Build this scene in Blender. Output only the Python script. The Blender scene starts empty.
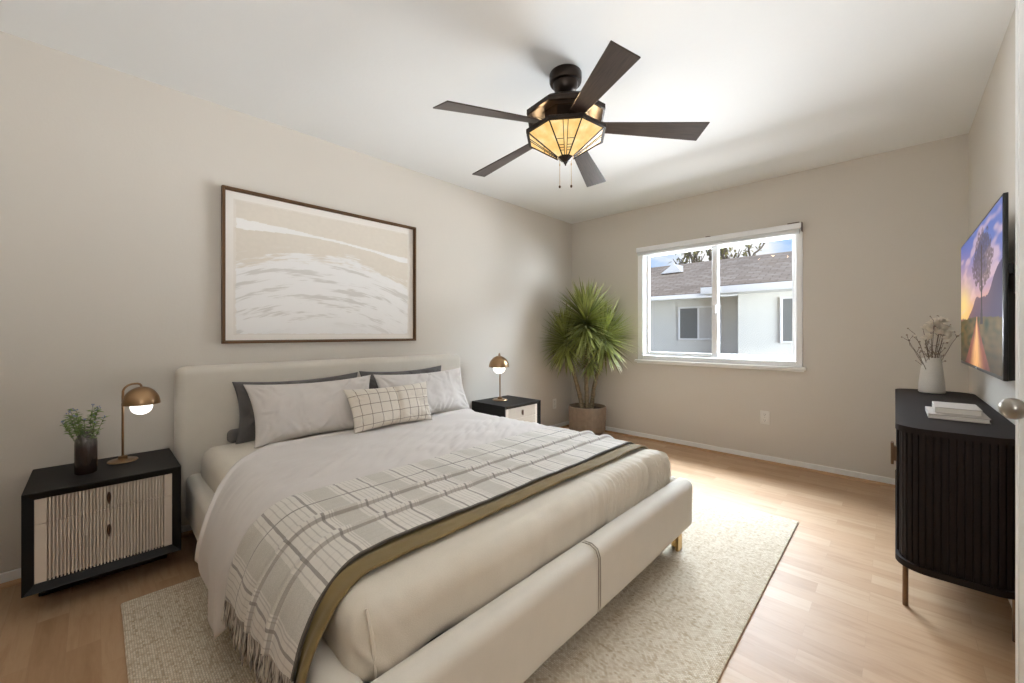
import bpy, bmesh, math, random
from mathutils import Vector, Matrix, noise
PI = math.pi
sc = bpy.context.scene
COL = sc.collection
random.seed(7)

# ------------------------------------------------------------------ camera
cam_d = bpy.data.cameras.new('camera'); cam = bpy.data.objects.new('camera', cam_d); COL.objects.link(cam)
cam.location = (2.837, -4.012, 1.113)
cam.rotation_euler = (PI/2, 0, math.radians(43.75))
cam_d.sensor_width = 36.0; cam_d.lens = 400.0/1024*36.0
cam_d.shift_y = -8.3/1024
cam_d.clip_start = 0.02
sc.camera = cam

# ------------------------------------------------------------------ colour management / exposure
sc.view_settings.view_transform = 'Standard'
sc.view_settings.look = 'None'
sc.view_settings.gamma = 1.0
sc.view_settings.exposure = 0.3
sc.view_settings.use_curve_mapping = False
sc.cycles.use_denoising = True
sc.cycles.max_bounces = 14
sc.cycles.diffuse_bounces = 8
sc.cycles.transparent_max_bounces = 12
sc.cycles.caustics_reflective = False
sc.cycles.caustics_refractive = False
sc.cycles.sample_clamp_indirect = 6.0

# ------------------------------------------------------------------ sky
world = bpy.data.worlds.new('sky'); sc.world = world; world.use_nodes = True
def build_world():
    nt = world.node_tree; nt.nodes.clear(); N = nt.nodes.new; L = nt.links.new
    out = N('ShaderNodeOutputWorld'); bg = N('ShaderNodeBackground'); bg.inputs[1].default_value = 0.88
    tc = N('ShaderNodeTexCoord'); sep = N('ShaderNodeSeparateXYZ'); L(tc.outputs['Generated'], sep.inputs[0])
    ramp = N('ShaderNodeValToRGB'); e = ramp.color_ramp.elements
    e[0].position = 0.0; e[0].color = (0.62, 0.76, 0.92, 1); e[1].position = 0.6; e[1].color = (0.12, 0.33, 0.80, 1)
    m = e.new(0.2); m.color = (0.33, 0.56, 0.93, 1)
    L(sep.outputs['Z'], ramp.inputs[0])
    nz = N('ShaderNodeTexNoise'); nz.inputs['Scale'].default_value = 4.3; nz.inputs['Detail'].default_value = 6
    mp = N('ShaderNodeMapping'); mp.inputs['Scale'].default_value = (1, 1, 2.2); mp.inputs['Location'].default_value = (0.35, 0.1, 0.2)
    L(tc.outputs['Generated'], mp.inputs[0]); L(mp.outputs[0], nz.inputs['Vector'])
    cr = N('ShaderNodeValToRGB'); cr.color_ramp.elements[0].position = 0.48; cr.color_ramp.elements[1].position = 0.62
    L(nz.outputs[0], cr.inputs[0])
    mix = N('ShaderNodeMixRGB'); mix.inputs[2].default_value = (1.0, 1.0, 1.0, 1)
    L(cr.outputs[0], mix.inputs[0]); L(ramp.outputs[0], mix.inputs[1])
    L(mix.outputs[0], bg.inputs[0]); L(bg.outputs[0], out.inputs[0])
build_world()

# ------------------------------------------------------------------ lights
def area(name, loc, target, sx, sy, power, col=(1, 1, 1), spread=180):
    d = bpy.data.lights.new(name, 'AREA'); d.shape = 'RECTANGLE'; d.size = sx; d.size_y = sy
    d.energy = power; d.color = col; d.spread = math.radians(spread)
    o = bpy.data.objects.new(name, d); COL.objects.link(o); o.location = loc
    o.rotation_euler = (Vector(target)-Vector(loc)).to_track_quat('-Z', 'Y').to_euler()
    return o
sun_d = bpy.data.lights.new('sun', 'SUN'); sun_d.energy = 2.2; sun_d.angle = math.radians(3); sun_d.color = (1, .95, .88)
sun = bpy.data.objects.new('sun', sun_d); COL.objects.link(sun)
sun.rotation_euler = Vector((-1.0, 0.42, -1.0)).to_track_quat('-Z', 'Y').to_euler()
# area lamps added outside the window, standing in for sky and yard light
area('sky_fill', (2.2, 3.0, 5.3), (2.2, 0.0, 5.3), 9.0, 4.6, 9000, (0.78, 0.89, 1.0))
area('side_fill', (8.6, 2.3, 1.35), (1.57, 0.0, 1.45), 6.5, 2.7, 2100, (0.78, 0.89, 1.0))  # added fill from the right, brightens the left wall by the corner
area('yard_fill', (1.5, 3.6, -0.08), (1.5, -1.5, 2.4), 6.0, 2.6, 2500, (0.88, 0.94, 1.0))
area('near_yard_fill', (1.55, 1.45, -0.02), (1.5, -0.9, 2.6), 4.0, 1.2, 160, (0.88, 0.94, 1.0))  # added low fill, lifts the ceiling near the window
# unseen fills added: past the doorway, and at the ceiling as assumed bounce flash
area('hall_fill', (4.1, -3.4, 2.35), (3.6, -3.4, 0.6), 0.6, 0.6, 14, (1, .97, .94))
area('bounce_fill', (2.75, -4.15, 1.35), (2.35, -3.4, 2.44), 0.4, 0.4, 14, (.92, .96, 1))

# ------------------------------------------------------------------ helpers
def put(name, me, m=None, parent=None):
    o = bpy.data.objects.new(name, me); COL.objects.link(o)
    if m is not None:
        me.materials.append(m)
    if parent is not None: o.parent = parent
    return o
def finish(name, bm, m, parent=None, smooth=True, ang=38, recalc=True):
    if recalc: bmesh.ops.recalc_face_normals(bm, faces=bm.faces)
    me = bpy.data.meshes.new(name); bm.to_mesh(me); bm.free()
    if smooth:
        for p in me.polygons: p.use_smooth = True
        try: me.set_sharp_from_angle(angle=math.radians(ang))
        except Exception: pass
    return put(name, me, m, parent)
def thing(name, label, cat, loc=(0, 0, 0), rotz=0.0, group=None):
    o = bpy.data.objects.new(name, None); COL.objects.link(o); o.empty_display_size = .05
    o.location = loc; o.rotation_euler = (0, 0, rotz); o['label'] = label; o['category'] = cat
    if group: o['group'] = group
    return o
def tag(o, label, cat, group=None):
    o['label'] = label; o['category'] = cat
    if group: o['group'] = group
    return o
def struct(o):
    o['kind'] = 'structure'; return o
def dup(root, loc, rotz, label=None, group=None):
    r = root.copy(); COL.objects.link(r); r.location = loc; r.rotation_euler = (0, 0, rotz)
    if label: r['label'] = label
    if group: r['group'] = group
    for ch in list(root.children):
        c = ch.copy(); COL.objects.link(c); c.parent = r
        for g in list(ch.children):
            d = g.copy(); COL.objects.link(d); d.parent = c
    return r

def add_box(bm, x0, x1, y0, y1, z0, z1, bev=0.0, seg=2, M=None):
    vs = [bm.verts.new((x, y, z)) for x in (x0, x1) for y in (y0, y1) for z in (z0, z1)]
    fs = [(0, 1, 3, 2), (4, 6, 7, 5), (0, 4, 5, 1), (2, 3, 7, 6), (0, 2, 6, 4), (1, 5, 7, 3)]
    faces = [bm.faces.new([vs[i] for i in f]) for f in fs]
    geom = vs
    if bev > 0:
        edges = list({e for f in faces for e in f.edges})
        r = bmesh.ops.bevel(bm, geom=edges, offset=bev, segments=seg, affect='EDGES', profile=.5)
        geom = list({v for f in r['faces'] for v in f.verts} | {v for v in vs if v.is_valid})
    if M is not None:
        bmesh.ops.transform(bm, matrix=M, verts=[v for v in geom if v.is_valid])
    return geom
def box(name, b, m, parent=None, bev=0.0, seg=2):
    bm = bmesh.new(); add_box(bm, *b, bev=bev, seg=seg); return finish(name, bm, m, parent)
def add_lathe(bm, prof, n=32, c=(0, 0, 0), rot=0.0, close=False, axis=None):
    rings = []
    for (r, z) in prof:
        if r < 1e-5:
            rings.append([bm.verts.new((c[0], c[1], c[2]+z))])
        else:
            rings.append([bm.verts.new((c[0]+r*math.cos(rot+2*PI*k/n), c[1]+r*math.sin(rot+2*PI*k/n), c[2]+z)) for k in range(n)])
    pairs = list(zip(rings[:-1], rings[1:]))
    if close: pairs.append((rings[-1], rings[0]))
    for a, b in pairs:
        for k in range(n):
            k2 = (k+1) % n
            if len(a) == 1 and len(b) == 1: continue
            if len(a) == 1: bm.faces.new((a[0], b[k], b[k2]))
            elif len(b) == 1: bm.faces.new((a[k], a[k2], b[0]))
            else: bm.faces.new((a[k], a[k2], b[k2], b[k]))
    if not close:
        if len(rings[0]) > 1: bm.faces.new(list(reversed(rings[0])))
        if len(rings[-1]) > 1: bm.faces.new(rings[-1])
def lathe(name, prof, m, parent=None, n=40, c=(0, 0, 0), rot=0.0, close=False, ang=38):
    bm = bmesh.new(); add_lathe(bm, prof, n, c, rot, close); return finish(name, bm, m, parent, ang=ang)
def add_tube(bm, pts, r, n=8, caps=True):
    pts = [Vector(p) for p in pts]
    rs = r if isinstance(r, (list, tuple)) else [r]*len(pts)
    up = None; prev = None; rings = []
    for i, p in enumerate(pts):
        t = (pts[min(i+1, len(pts)-1)] - pts[max(i-1, 0)]).normalized()
        if prev is None:
            a = Vector((0, 0, 1)) if abs(t.z) < .9 else Vector((1, 0, 0))
            u = t.cross(a).normalized()
        else:
            u = (prev - t*prev.dot(t))
            u = u.normalized() if u.length > 1e-6 else t.orthogonal().normalized()
        prev = u; v = t.cross(u)
        rings.append([bm.verts.new(p+(u*math.cos(2*PI*k/n)+v*math.sin(2*PI*k/n))*rs[i]) for k in range(n)])
    for a, b in zip(rings[:-1], rings[1:]):
        for k in range(n):
            bm.faces.new((a[k], a[(k+1) % n], b[(k+1) % n], b[k]))
    if caps:
        bm.faces.new(list(reversed(rings[0]))); bm.faces.new(rings[-1])
def tube(name, pts, r, m, parent=None, n=10):
    bm = bmesh.new(); add_tube(bm, pts, r, n); return finish(name, bm, m, parent)
def add_sphere(bm, c, r, u=20, v=12, sc_=(1, 1, 1)):
    M = Matrix.Translation(c) @ Matrix.Diagonal((r*sc_[0], r*sc_[1], r*sc_[2], 1))
    bmesh.ops.create_uvsphere(bm, u_segments=u, v_segments=v, radius=1, matrix=M)
def add_prism(bm, poly, z0, z1):
    a = [bm.verts.new((x, y, z0)) for x, y in poly]; b = [bm.verts.new((x, y, z1)) for x, y in poly]
    n = len(poly)
    for k in range(n): bm.faces.new((a[k], a[(k+1) % n], b[(k+1) % n], b[k]))
    bm.faces.new(list(reversed(a))); bm.faces.new(b)
def rbox(bm, x0, x1, y0, y1, z0, z1, r, seg=5, div=(6, 6, 6), fn=None):
    """box with evenly rounded edges, finely divided so it can be pushed about"""
    def coords(a, b, d):
        ts = [math.tan(PI/4*k/seg) for k in range(seg, 0, -1)]
        out = [a+r-r*t for t in ts]
        out += [a+r+(b-a-2*r)*k/d for k in range(d+1)]
        out += [b-r+r*t for t in reversed(ts)]
        return out
    X = coords(x0, x1, div[0]); Y = coords(y0, y1, div[1]); Z = coords(z0, z1, div[2])
    cache = {}
    def V(p):
        k = (round(p[0], 6), round(p[1], 6), round(p[2], 6))
        if k not in cache:
            q = Vector((min(max(p[0], x0+r), x1-r), min(max(p[1], y0+r), y1-r), min(max(p[2], z0+r), z1-r)))
            n = (Vector(p)-q)
            n = n.normalized() if n.length > 1e-9 else Vector((0, 0, 1))
            w = q+n*r
            if fn: w = fn(w, n)
            cache[k] = bm.verts.new(w)
        return cache[k]
    def face(A, B, f):
        for i in range(len(A)-1):
            for j in range(len(B)-1):
                vs = [V(f(A[i], B[j])), V(f(A[i+1], B[j])), V(f(A[i+1], B[j+1])), V(f(A[i], B[j+1]))]
                try: bm.faces.new(vs)
                except ValueError: pass
    face(X, Y, lambda a, b: (a, b, z0)); face(X, Y, lambda a, b: (a, b, z1))
    face(X, Z, lambda a, b: (a, y0, b)); face(X, Z, lambda a, b: (a, y1, b))
    face(Y, Z, lambda a, b: (x0, a, b)); face(Y, Z, lambda a, b: (x1, a, b))
def nz(x, y, z=0.0): return noise.noise(Vector((x, y, z)))
def sstep(a, b, x):
    t = min(max((x-a)/(b-a), 0), 1); return t*t*(3-2*t)
def lerp(a, b, t): return a+(b-a)*t

# ------------------------------------------------------------------ materials
def srgb(r, g, b):
    f = lambda c: (c/255/12.92) if c/255 <= .04045 else ((c/255+.055)/1.055)**2.4
    return (f(r), f(g), f(b), 1)
class NT:
    def __init__(s, name):
        s.m = bpy.data.materials.new(name); s.m.use_nodes = True
        s.t = s.m.node_tree; s.b = s.t.nodes['Principled BSDF']; s.out = s.t.nodes['Material Output']
    def n(s, t, **kw):
        x = s.t.nodes.new(t)
        for k, v in kw.items():
            if k in x.inputs: x.inputs[k].default_value = v
            else: setattr(x, k, v)
        return x
    def l(s, a, b): s.t.links.new(a, b)
    def math(s, op, a, b=None, c=None):
        x = s.t.nodes.new('ShaderNodeMath'); x.operation = op
        for i, v in enumerate((a, b, c)):
            if v is None: continue
            if isinstance(v, (int, float)): x.inputs[i].default_value = v
            else: s.l(v, x.inputs[i])
        return x.outputs[0]
    def mix(s, f, a, b, mode='MIX'):
        x = s.t.nodes.new('ShaderNodeMixRGB'); x.blend_type = mode
        for i, v in enumerate((f, a, b)):
            if isinstance(v, (int, float)): x.inputs[i].default_value = v
            elif isinstance(v, tuple): x.inputs[i].default_value = v
            else: s.l(v, x.inputs[i])
        return x.outputs[0]
    def coord(s, which='Object', scale=(1, 1, 1), loc=(0, 0, 0), rot=(0, 0, 0)):
        tc = s.t.nodes.new('ShaderNodeTexCoord'); mp = s.t.nodes.new('ShaderNodeMapping')
        mp.inputs['Scale'].default_value = scale; mp.inputs['Location'].default_value = loc; mp.inputs['Rotation'].default_value = rot
        s.l(tc.outputs[which], mp.inputs[0]); return mp.outputs[0]
    def noise(s, vec, scale, detail=3, rough=.5):
        x = s.n('ShaderNodeTexNoise'); x.inputs['Scale'].default_value = scale; x.inputs['Detail'].default_value = detail
        x.inputs['Roughness'].default_value = rough
        if vec is not None: s.l(vec, x.inputs['Vector'])
        return x.outputs[0]
    def ramp(s, f, stops):
        x = s.t.nodes.new('ShaderNodeValToRGB'); e = x.color_ramp.elements
        e[0].position, e[0].color = stops[0]; e[1].position, e[1].color = stops[-1]
        for p, c in stops[1:-1]:
            k = e.new(p); k.color = c
        s.l(f, x.inputs[0]); return x.outputs[0]
    def bump(s, h, strength=.3, dist=.002):
        x = s.t.nodes.new('ShaderNodeBump'); x.inputs['Strength'].default_value = strength; x.inputs['Distance'].default_value = dist
        s.l(h, x.inputs['Height']); s.l(x.outputs[0], s.b.inputs['Normal'])
    def set(s, color=None, rough=None, metal=None, **kw):
        for k, v in (('Base Color', color), ('Roughness', rough), ('Metallic', metal)):
            if v is None: continue
            if isinstance(v, (int, float, tuple)): s.b.inputs[k].default_value = v
            else: s.l(v, s.b.inputs[k])
        for k, v in kw.items(): s.b.inputs[k.replace('_', ' ')].default_value = v
        return s
def plain(name, color, rough=.5, metal=0.0, var=.06, scale=8.0, bump=0.0, bscale=200.0, **kw):
    n = NT(name); v = n.coord()
    f = n.noise(v, scale, 3)
    dark = tuple(c*(1-var) for c in color[:3])+(1,); light = tuple(min(1, c*(1+var)) for c in color[:3])+(1,)
    n.set(n.mix(f, dark, light), rough, metal, **kw)
    if bump > 0: n.bump(n.noise(v, bscale, 2), bump, .001)
    return n.m
def fabric(name, color, rough=.9, var=.10, weave=900.0, bump=.25, sheen=.2, soft=14.0):
    n = NT(name); v = n.coord()
    big = n.noise(v, soft, 4); fine = n.noise(v, weave, 2)
    d = tuple(c*(1-var) for c in color[:3])+(1,); l = tuple(min(1, c*(1+var)) for c in color[:3])+(1,)
    c = n.mix(n.math('ADD', n.math('MULTIPLY', big, .45), n.math('MULTIPLY', fine, .55)), d, l)
    n.set(c, rough, 0.0); n.b.inputs['Sheen Weight'].default_value = sheen
    n.bump(fine, bump, .0015)
    return n.m

WALL = srgb(205, 197, 187)
def wall_mat():
    n = NT('painted plaster'); v = n.coord()
    n.set(n.mix(n.noise(v, 1.5, 2), srgb(205, 198, 188), srgb(209, 202, 192)), .75)
    n.bump(n.noise(v, 60, 4, .6), .12, .004); return n.m
M_wall = wall_mat()
def ceil_mat():
    n = NT('textured ceiling paint'); v = n.coord()
    n.set(n.mix(n.noise(v, 2, 2), srgb(229, 229, 227), srgb(233, 233, 231)), .85)
    n.bump(n.noise(v, 38, 5, .65), .16, .004); return n.m
M_ceil = ceil_mat()
def floor_mat():
    n = NT('beech laminate strips'); v = n.coord()
    br = n.n('ShaderNodeTexBrick'); n.l(v, br.inputs['Vector'])
    br.offset = .37; br.offset_frequency = 2; br.squash = 1.0
    br.inputs['Color1'].default_value = (0, 0, 0, 1); br.inputs['Color2'].default_value = (1, 1, 1, 1); br.inputs['Mortar'].default_value = (.5, .5, .5, 1)
    br.inputs['Scale'].default_value = 1.0; br.inputs['Mortar Size'].default_value = .0006; br.inputs['Mortar Smooth'].default_value = .2
    br.inputs['Brick Width'].default_value = .46; br.inputs['Row Height'].default_value = .085
    tone = n.ramp(br.outputs['Color'], [(0, srgb(176, 143, 110)), (.35, srgb(189, 157, 124)), (.65, srgb(183, 150, 117)), (1, srgb(196, 166, 134))])
    # wood figure, stretched along each strip and shifted strip by strip
    add = n.n('ShaderNodeVectorMath', operation='ADD'); sc2 = n.n('ShaderNodeVectorMath', operation='SCALE'); sc2.inputs['Scale'].default_value = 7.3
    n.l(br.outputs['Color'], sc2.inputs[0]); n.l(v, add.inputs[0]); n.l(sc2.outputs[0], add.inputs[1])
    mp = n.n('ShaderNodeMapping'); mp.inputs['Scale'].default_value = (2.2, 16, 1); n.l(add.outputs[0], mp.inputs[0])
    g = n.n('ShaderNodeTexNoise'); g.inputs['Scale'].default_value = 2.0; g.inputs['Detail'].default_value = 6; g.inputs['Roughness'].default_value = .6; g.inputs['Distortion'].default_value = .6
    n.l(mp.outputs[0], g.inputs['Vector'])
    mp2 = n.n('ShaderNodeMapping'); mp2.inputs['Scale'].default_value = (6, 120, 1); n.l(add.outputs[0], mp2.inputs[0])
    g2 = n.noise(mp2.outputs[0], 2.0, 3)
    fig = n.ramp(g.outputs[0], [(.3, (.80, .74, .68, 1)), (.55, (1, 1, 1, 1)), (.8, (.92, .88, .84, 1))])
    c = n.mix(.75, tone, fig, 'MULTIPLY')
    c = n.mix(n.math('MULTIPLY', g2, .14), c, srgb(150, 112, 78))
    c = n.mix(n.math('MULTIPLY', br.outputs['Fac'], .5), c, srgb(160, 130, 102))
    n.set(c, n.math('ADD', n.math('MULTIPLY', g2, .1), .42)); n.b.inputs['Specular IOR Level'].default_value = .34
    n.bump(g2, .04, .001); return n.m
M_floor = floor_mat()
M_white = plain('white gloss paint', srgb(236, 236, 234), .35, var=.02)
M_trimwood = plain('light wood shoe moulding', srgb(176, 138, 100), .45, var=.12, scale=20)
M_black = plain('black stained wood', srgb(20, 18, 17), .55, var=.3, scale=30, bump=.1, bscale=150, Specular_IOR_Level=.3)
M_vinyl = plain('white vinyl window frame', srgb(240, 241, 242), .3, var=.015)
M_shade = plain('blind fabric', srgb(205, 206, 206), .6, var=.03)
M_linen = fabric('beige linen upholstery', srgb(208, 201, 189), var=.10, weave=700, sheen=.25)
M_mattress = fabric('oatmeal linen cover', srgb(208, 199, 184), var=.12, weave=420, bump=.35)
M_duvet = fabric('pale grey cotton', srgb(205, 198, 193), var=.06, weave=900, bump=.15)
M_olive = fabric('olive velvet', srgb(118, 99, 58), var=.18, weave=600, sheen=.12, rough=.8)
M_pillow = fabric('light grey cotton', srgb(206, 200, 195), var=.06, weave=900, bump=.15)
M_darkpillow = fabric('charcoal cotton', srgb(92, 88, 86), var=.12, weave=800)
M_brass = plain('antique brass', srgb(160, 130, 98), .3, 1.0, var=.12, scale=14)
M_aged = plain('aged brass', srgb(122, 98, 76), .4, .9, var=.1)
M_gold = plain('brushed gold', srgb(196, 160, 104), .3, 1.0, var=.08)
M_bronze = plain('dark bronze', srgb(96, 72, 56), .4, .8, var=.2)
M_fanmetal = plain('oil rubbed bronze', srgb(50, 41, 35), .34, .75, var=.15)
M_steel = plain('satin nickel', srgb(150, 143, 134), .28, 1.0, var=.06)
M_drawer = plain('cream lacquer', srgb(214, 203, 190), .5, var=.03)
M_plastic = plain('white plastic', srgb(226, 223, 217), .4, var=.02)
M_slot = plain('dark slot', srgb(60, 58, 56), .6)
M_tvblack = plain('black plastic', srgb(18, 18, 19), .35, var=.1)
M_ceramic = plain('speckled white ceramic', srgb(220, 215, 207), .65, var=.10, scale=160, bump=.3, bscale=240)
M_paper = plain('book cloth', srgb(192, 184, 176), .7, var=.05, scale=40)
M_pages = plain('paper pages', srgb(226, 221, 212), .8, var=.08, scale=300)
M_soil = plain('potting soil', srgb(60, 44, 32), .95, var=.5, scale=60, bump=.8, bscale=90)
def emissive(name, col, strength, rough=.3):
    n = NT(name); v = n.coord()
    c = n.mix(n.noise(v, 6, 2), tuple(x*.97 for x in col[:3])+(1,), col)
    n.set(c, rough); n.l(c, n.b.inputs['Emission Color']); n.b.inputs['Emission Strength'].default_value = strength; return n.m
M_globe = emissive('lit opal glass', (1, .97, .92, 1), 1.6)
def glass_mat(name='window glass', tint=(1, 1, 1, 1), fac=.05):
    n = NT(name); t = n.t; t.nodes.remove(n.b)
    tr = n.n('ShaderNodeBsdfTransparent'); tr.inputs[0].default_value = tint
    gl = n.n('ShaderNodeBsdfGlossy'); gl.inputs['Roughness'].default_value = .02
    fr = n.n('ShaderNodeFresnel'); fr.inputs['IOR'].default_value = 1.45
    mx = n.n('ShaderNodeMixShader'); n.l(n.math('MULTIPLY', fr.outputs[0], .3), mx.inputs[0]); n.l(tr.outputs[0], mx.inputs[1]); n.l(gl.outputs[0], mx.inputs[2])
    n.l(mx.outputs[0], n.out.inputs[0]); return n.m
M_glass = glass_mat()
def vcol_mat(name, rough=.6, emit=0.0, spec=.3):
    n = NT(name); a = n.n('ShaderNodeAttribute'); a.attribute_name = 'Col'
    n.set(a.outputs['Color'], rough); n.b.inputs['Specular IOR Level'].default_value = spec
    if emit > 0:
        n.l(a.outputs['Color'], n.b.inputs['Emission Color']); n.b.inputs['Emission Strength'].default_value = emit
        n.t.links.remove(n.b.inputs['Base Color'].links[0]); n.b.inputs['Base Color'].default_value = (.01, .01, .01, 1)
    return n.m
def color_grid(name, nx, ny, pos, colf, m, parent=None):
    verts = []; cols = []; faces = []
    for j in range(ny+1):
        for i in range(nx+1):
            u, v = i/nx, j/ny; verts.append(pos(u, v)); cols.append(colf(u, v))
    for j in range(ny):
        for i in range(nx):
            a = j*(nx+1)+i; faces.append((a, a+1, a+nx+2, a+nx+1))
    me = bpy.data.meshes.new(name); me.from_pydata(verts, [], faces)
    at = me.color_attributes.new('Col', 'FLOAT_COLOR', 'POINT')
    for k, c in enumerate(cols): at.data[k].color = (c[0], c[1], c[2], 1)
    return put(name, me, m, parent)

# ------------------------------------------------------------------ room shell
H = 2.44; RX = 3.19; AX = 3.45; NY = -4.6; HALLX = 4.7
WX0, WX1, WZ0, WZ1 = 0.895, 2.262, 0.855, 1.985       # window opening
struct(box('floor', (-.15, HALLX+.1, NY-.15, .15, -.1, 0), M_floor))
struct(box('ceiling', (-.15, HALLX+.1, NY-.15, .15, H, H+.12), M_ceil))
struct(box('wall_left', (-.15, 0, NY-.15, .15, 0, H), M_wall))
bm = bmesh.new()
add_box(bm, 0, WX0, 0, .15, 0, H); add_box(bm, WX1, RX+.15, 0, .15, 0, H)
add_box(bm, WX0, WX1, 0, .15, 0, WZ0); add_box(bm, WX0, WX1, 0, .15, WZ1, H)
struct(finish('wall_back', bm, M_wall, smooth=False))
M_absorber = plain('dark brown absorber', srgb(58, 50, 44), .9, var=.1)  # unseen dark sheet added outside to swallow bounce from the outdoor lamps
bm = bmesh.new()
add_box(bm, -3, WX0, .151, .18, -.3, 3.2); add_box(bm, WX1, 9, .151, .18, -.3, 3.2); add_box(bm, WX0, WX1, .151, .18, -.3, WZ0); add_box(bm, WX0, WX1, .151, .18, WZ1, 3.2)
struct(finish('exterior_absorber', bm, M_absorber, smooth=False))
struct(box('wall_right', (RX, AX+.15, -2.45, 0, 0, H), M_wall))
bm = bmesh.new()
add_box(bm, AX, AX+.12, -3.03, -2.45, 0, H); add_box(bm, AX, AX+.12, NY, -3.80, 0, H); add_box(bm, AX, AX+.12, -3.80, -3.03, 2.06, H)
struct(finish('wall_entry', bm, M_wall, smooth=False))
struct(box('wall_front', (-.15, HALLX+.1, NY-.15, NY, 0, H), M_wall))
bm = bmesh.new()
add_box(bm, HALLX, HALLX+.1, NY, -2.45, 0, H); add_box(bm, AX+.15, HALLX, -2.45, -2.35, 0, H)
struct(finish('wall_hall', bm, M_wall, smooth=False))

def skirt(name, pts, h=.06, t=.012):
    o = None
    bm = bmesh.new()
    for (x0, y0, x1, y1) in pts: add_box(bm, x0, x1, y0, y1, .0, h, bev=.003, seg=1)
    return struct(finish(name, bm, M_white, ang=30))
skirt('baseboard_left', [(0, NY, .012, 0)][0:0] + [(0, NY, .012, 0)])
skirt('baseboard_back', [(0.012, -.012, RX, 0)])
skirt('baseboard_right', [(RX-.012, -2.44, RX, -.012)])
def shoe(name, x0, y0, x1, y1, along):
    bm = bmesh.new(); R_ = .018; n = 6
    prof = [(0, 0)]+[(R_*math.cos(PI/2*k/n), R_*math.sin(PI/2*k/n)) for k in range(n+1)]
    a = []; b = []
    for (d, z) in prof:
        if along == 'x': a.append(bm.verts.new((x0, y0-d, z))); b.append(bm.verts.new((x1, y0-d, z)))
        else: a.append(bm.verts.new((x0+d, y0, z))); b.append(bm.verts.new((x0+d, y1, z)))
    k_ = len(prof)
    for k in range(k_): bm.faces.new((a[k], a[(k+1) % k_], b[(k+1) % k_], b[k]))
    bm.faces.new(a); bm.faces.new(list(reversed(b)))
    return struct(finish(name, bm, M_trimwood))
shoe('trim_1', .03, -.012, RX-.012, -.012, 'x')
shoe('trim_2', .012, NY, .012, -.012, 'y')

# window ------------------------------------------------------------
def frame_ring(bm, x0, x1, z0, z1, w, y0, y1, bev=.004):
    wl, wr, wb, wt = w if isinstance(w, tuple) else (w, w, w, w)
    add_box(bm, x0, x0+wl, y0, y1, z0, z1, bev, 1); add_box(bm, x1-wr, x1, y0, y1, z0, z1, bev, 1)
    add_box(bm, x0+wl, x1-wr, y0, y1, z0, z0+wb, bev, 1); add_box(bm, x0+wl, x1-wr, y0, y1, z1-wt, z1, bev, 1)
win = bpy.data.objects.new('window_1', None); COL.objects.link(win); win.location = (0, 0, 0); struct(win)
bm = bmesh.new(); frame_ring(bm, WX0-.035, WX1+.03, WZ0-.02, WZ1+.02, (.06, .045, .045, .06), -.014, .05); finish('window_frame', bm, M_vinyl, win)
bm = bmesh.new(); frame_ring(bm, WX0+.03, 1.635, .885, 1.955, (.04, .05, .035, .035), .030, .062); s1 = finish('window_sash', bm, M_vinyl, win)
bm = bmesh.new(); frame_ring(bm, 1.585, WX1-.02, .885, 1.955, (.05, .032, .035, .035), .066, .098); s2 = finish('window_sash', bm, M_vinyl, win)
bm = bmesh.new(); add_box(bm, WX0+.07, 1.585, .044, .048, .92, 1.92); finish('window_pane', bm, M_glass, s1, smooth=False)
bm = bmesh.new(); add_box(bm, 1.635, WX1-.052, .080, .084, .92, 1.92); finish('window_pane', bm, M_glass, s2, smooth=False)
bm = bmesh.new(); add_box(bm, WX0-.06, WX1+.055, -.045, .0, WZ0-.045, WZ0-.02, .005, 2); add_box(bm, WX0-.045, WX1+.04, -.014, 0, WZ0-.06, WZ0-.045, .003, 1); finish('window_sill', bm, M_white, win)
bm = bmesh.new(); add_box(bm, 1.60, 1.625, .012, .032, 1.30, 1.38, .004, 2); finish('sash_latch', bm, M_vinyl, win)
# roller blind above the glass
bl = thing('roller_blind', 'white roller blind rolled up in its headrail across the window top', 'blind', (1.575, -.02, 1.93))
box('headrail', (-.715, .715, -.035, .006, .035, .082), M_vinyl, bl, .006, 2)
bm = bmesh.new()
prof = [(math.cos(2*PI*k/20)*.026, math.sin(2*PI*k/20)*.026) for k in range(20)]
a = [bm.verts.new((-.70, p[0]-.012, p[1]+.022)) for p in prof]; b = [bm.verts.new((.70, p[0]-.012, p[1]+.022)) for p in prof]
for k in range(20): bm.faces.new((a[k], a[(k+1) % 20], b[(k+1) % 20], b[k]))
bm.faces.new(a); bm.faces.new(list(reversed(b)))
finish('blind_roll', bm, M_shade, bl)
bm = bmesh.new()
add_box(bm, -.02, .02, -.034, -.016, .082, .088, .001, 1); finish('bracket', bm, M_bronze, bl)
bm = bmesh.new(); add_box(bm, .62, .70, -.034, -.016, .082, .089, .001, 1); finish('bracket', bm, M_bronze, bl)
box('end_cap', (.715, .719, -.037, .006, .010, .085), M_bronze, bl, .001, 1)

# open door near the camera ----------------------------------------
dr = bpy.data.objects.new('door_1', None); COL.objects.link(dr); struct(dr)
hinge = Vector((3.395, -3.035, 0)); edge = Vector((3.062, -2.352, 0)); L_ = (edge-hinge).length
dr.location = hinge; dr.rotation_euler = (0, 0, math.atan2((edge-hinge).y, (edge-hinge).x))
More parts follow.
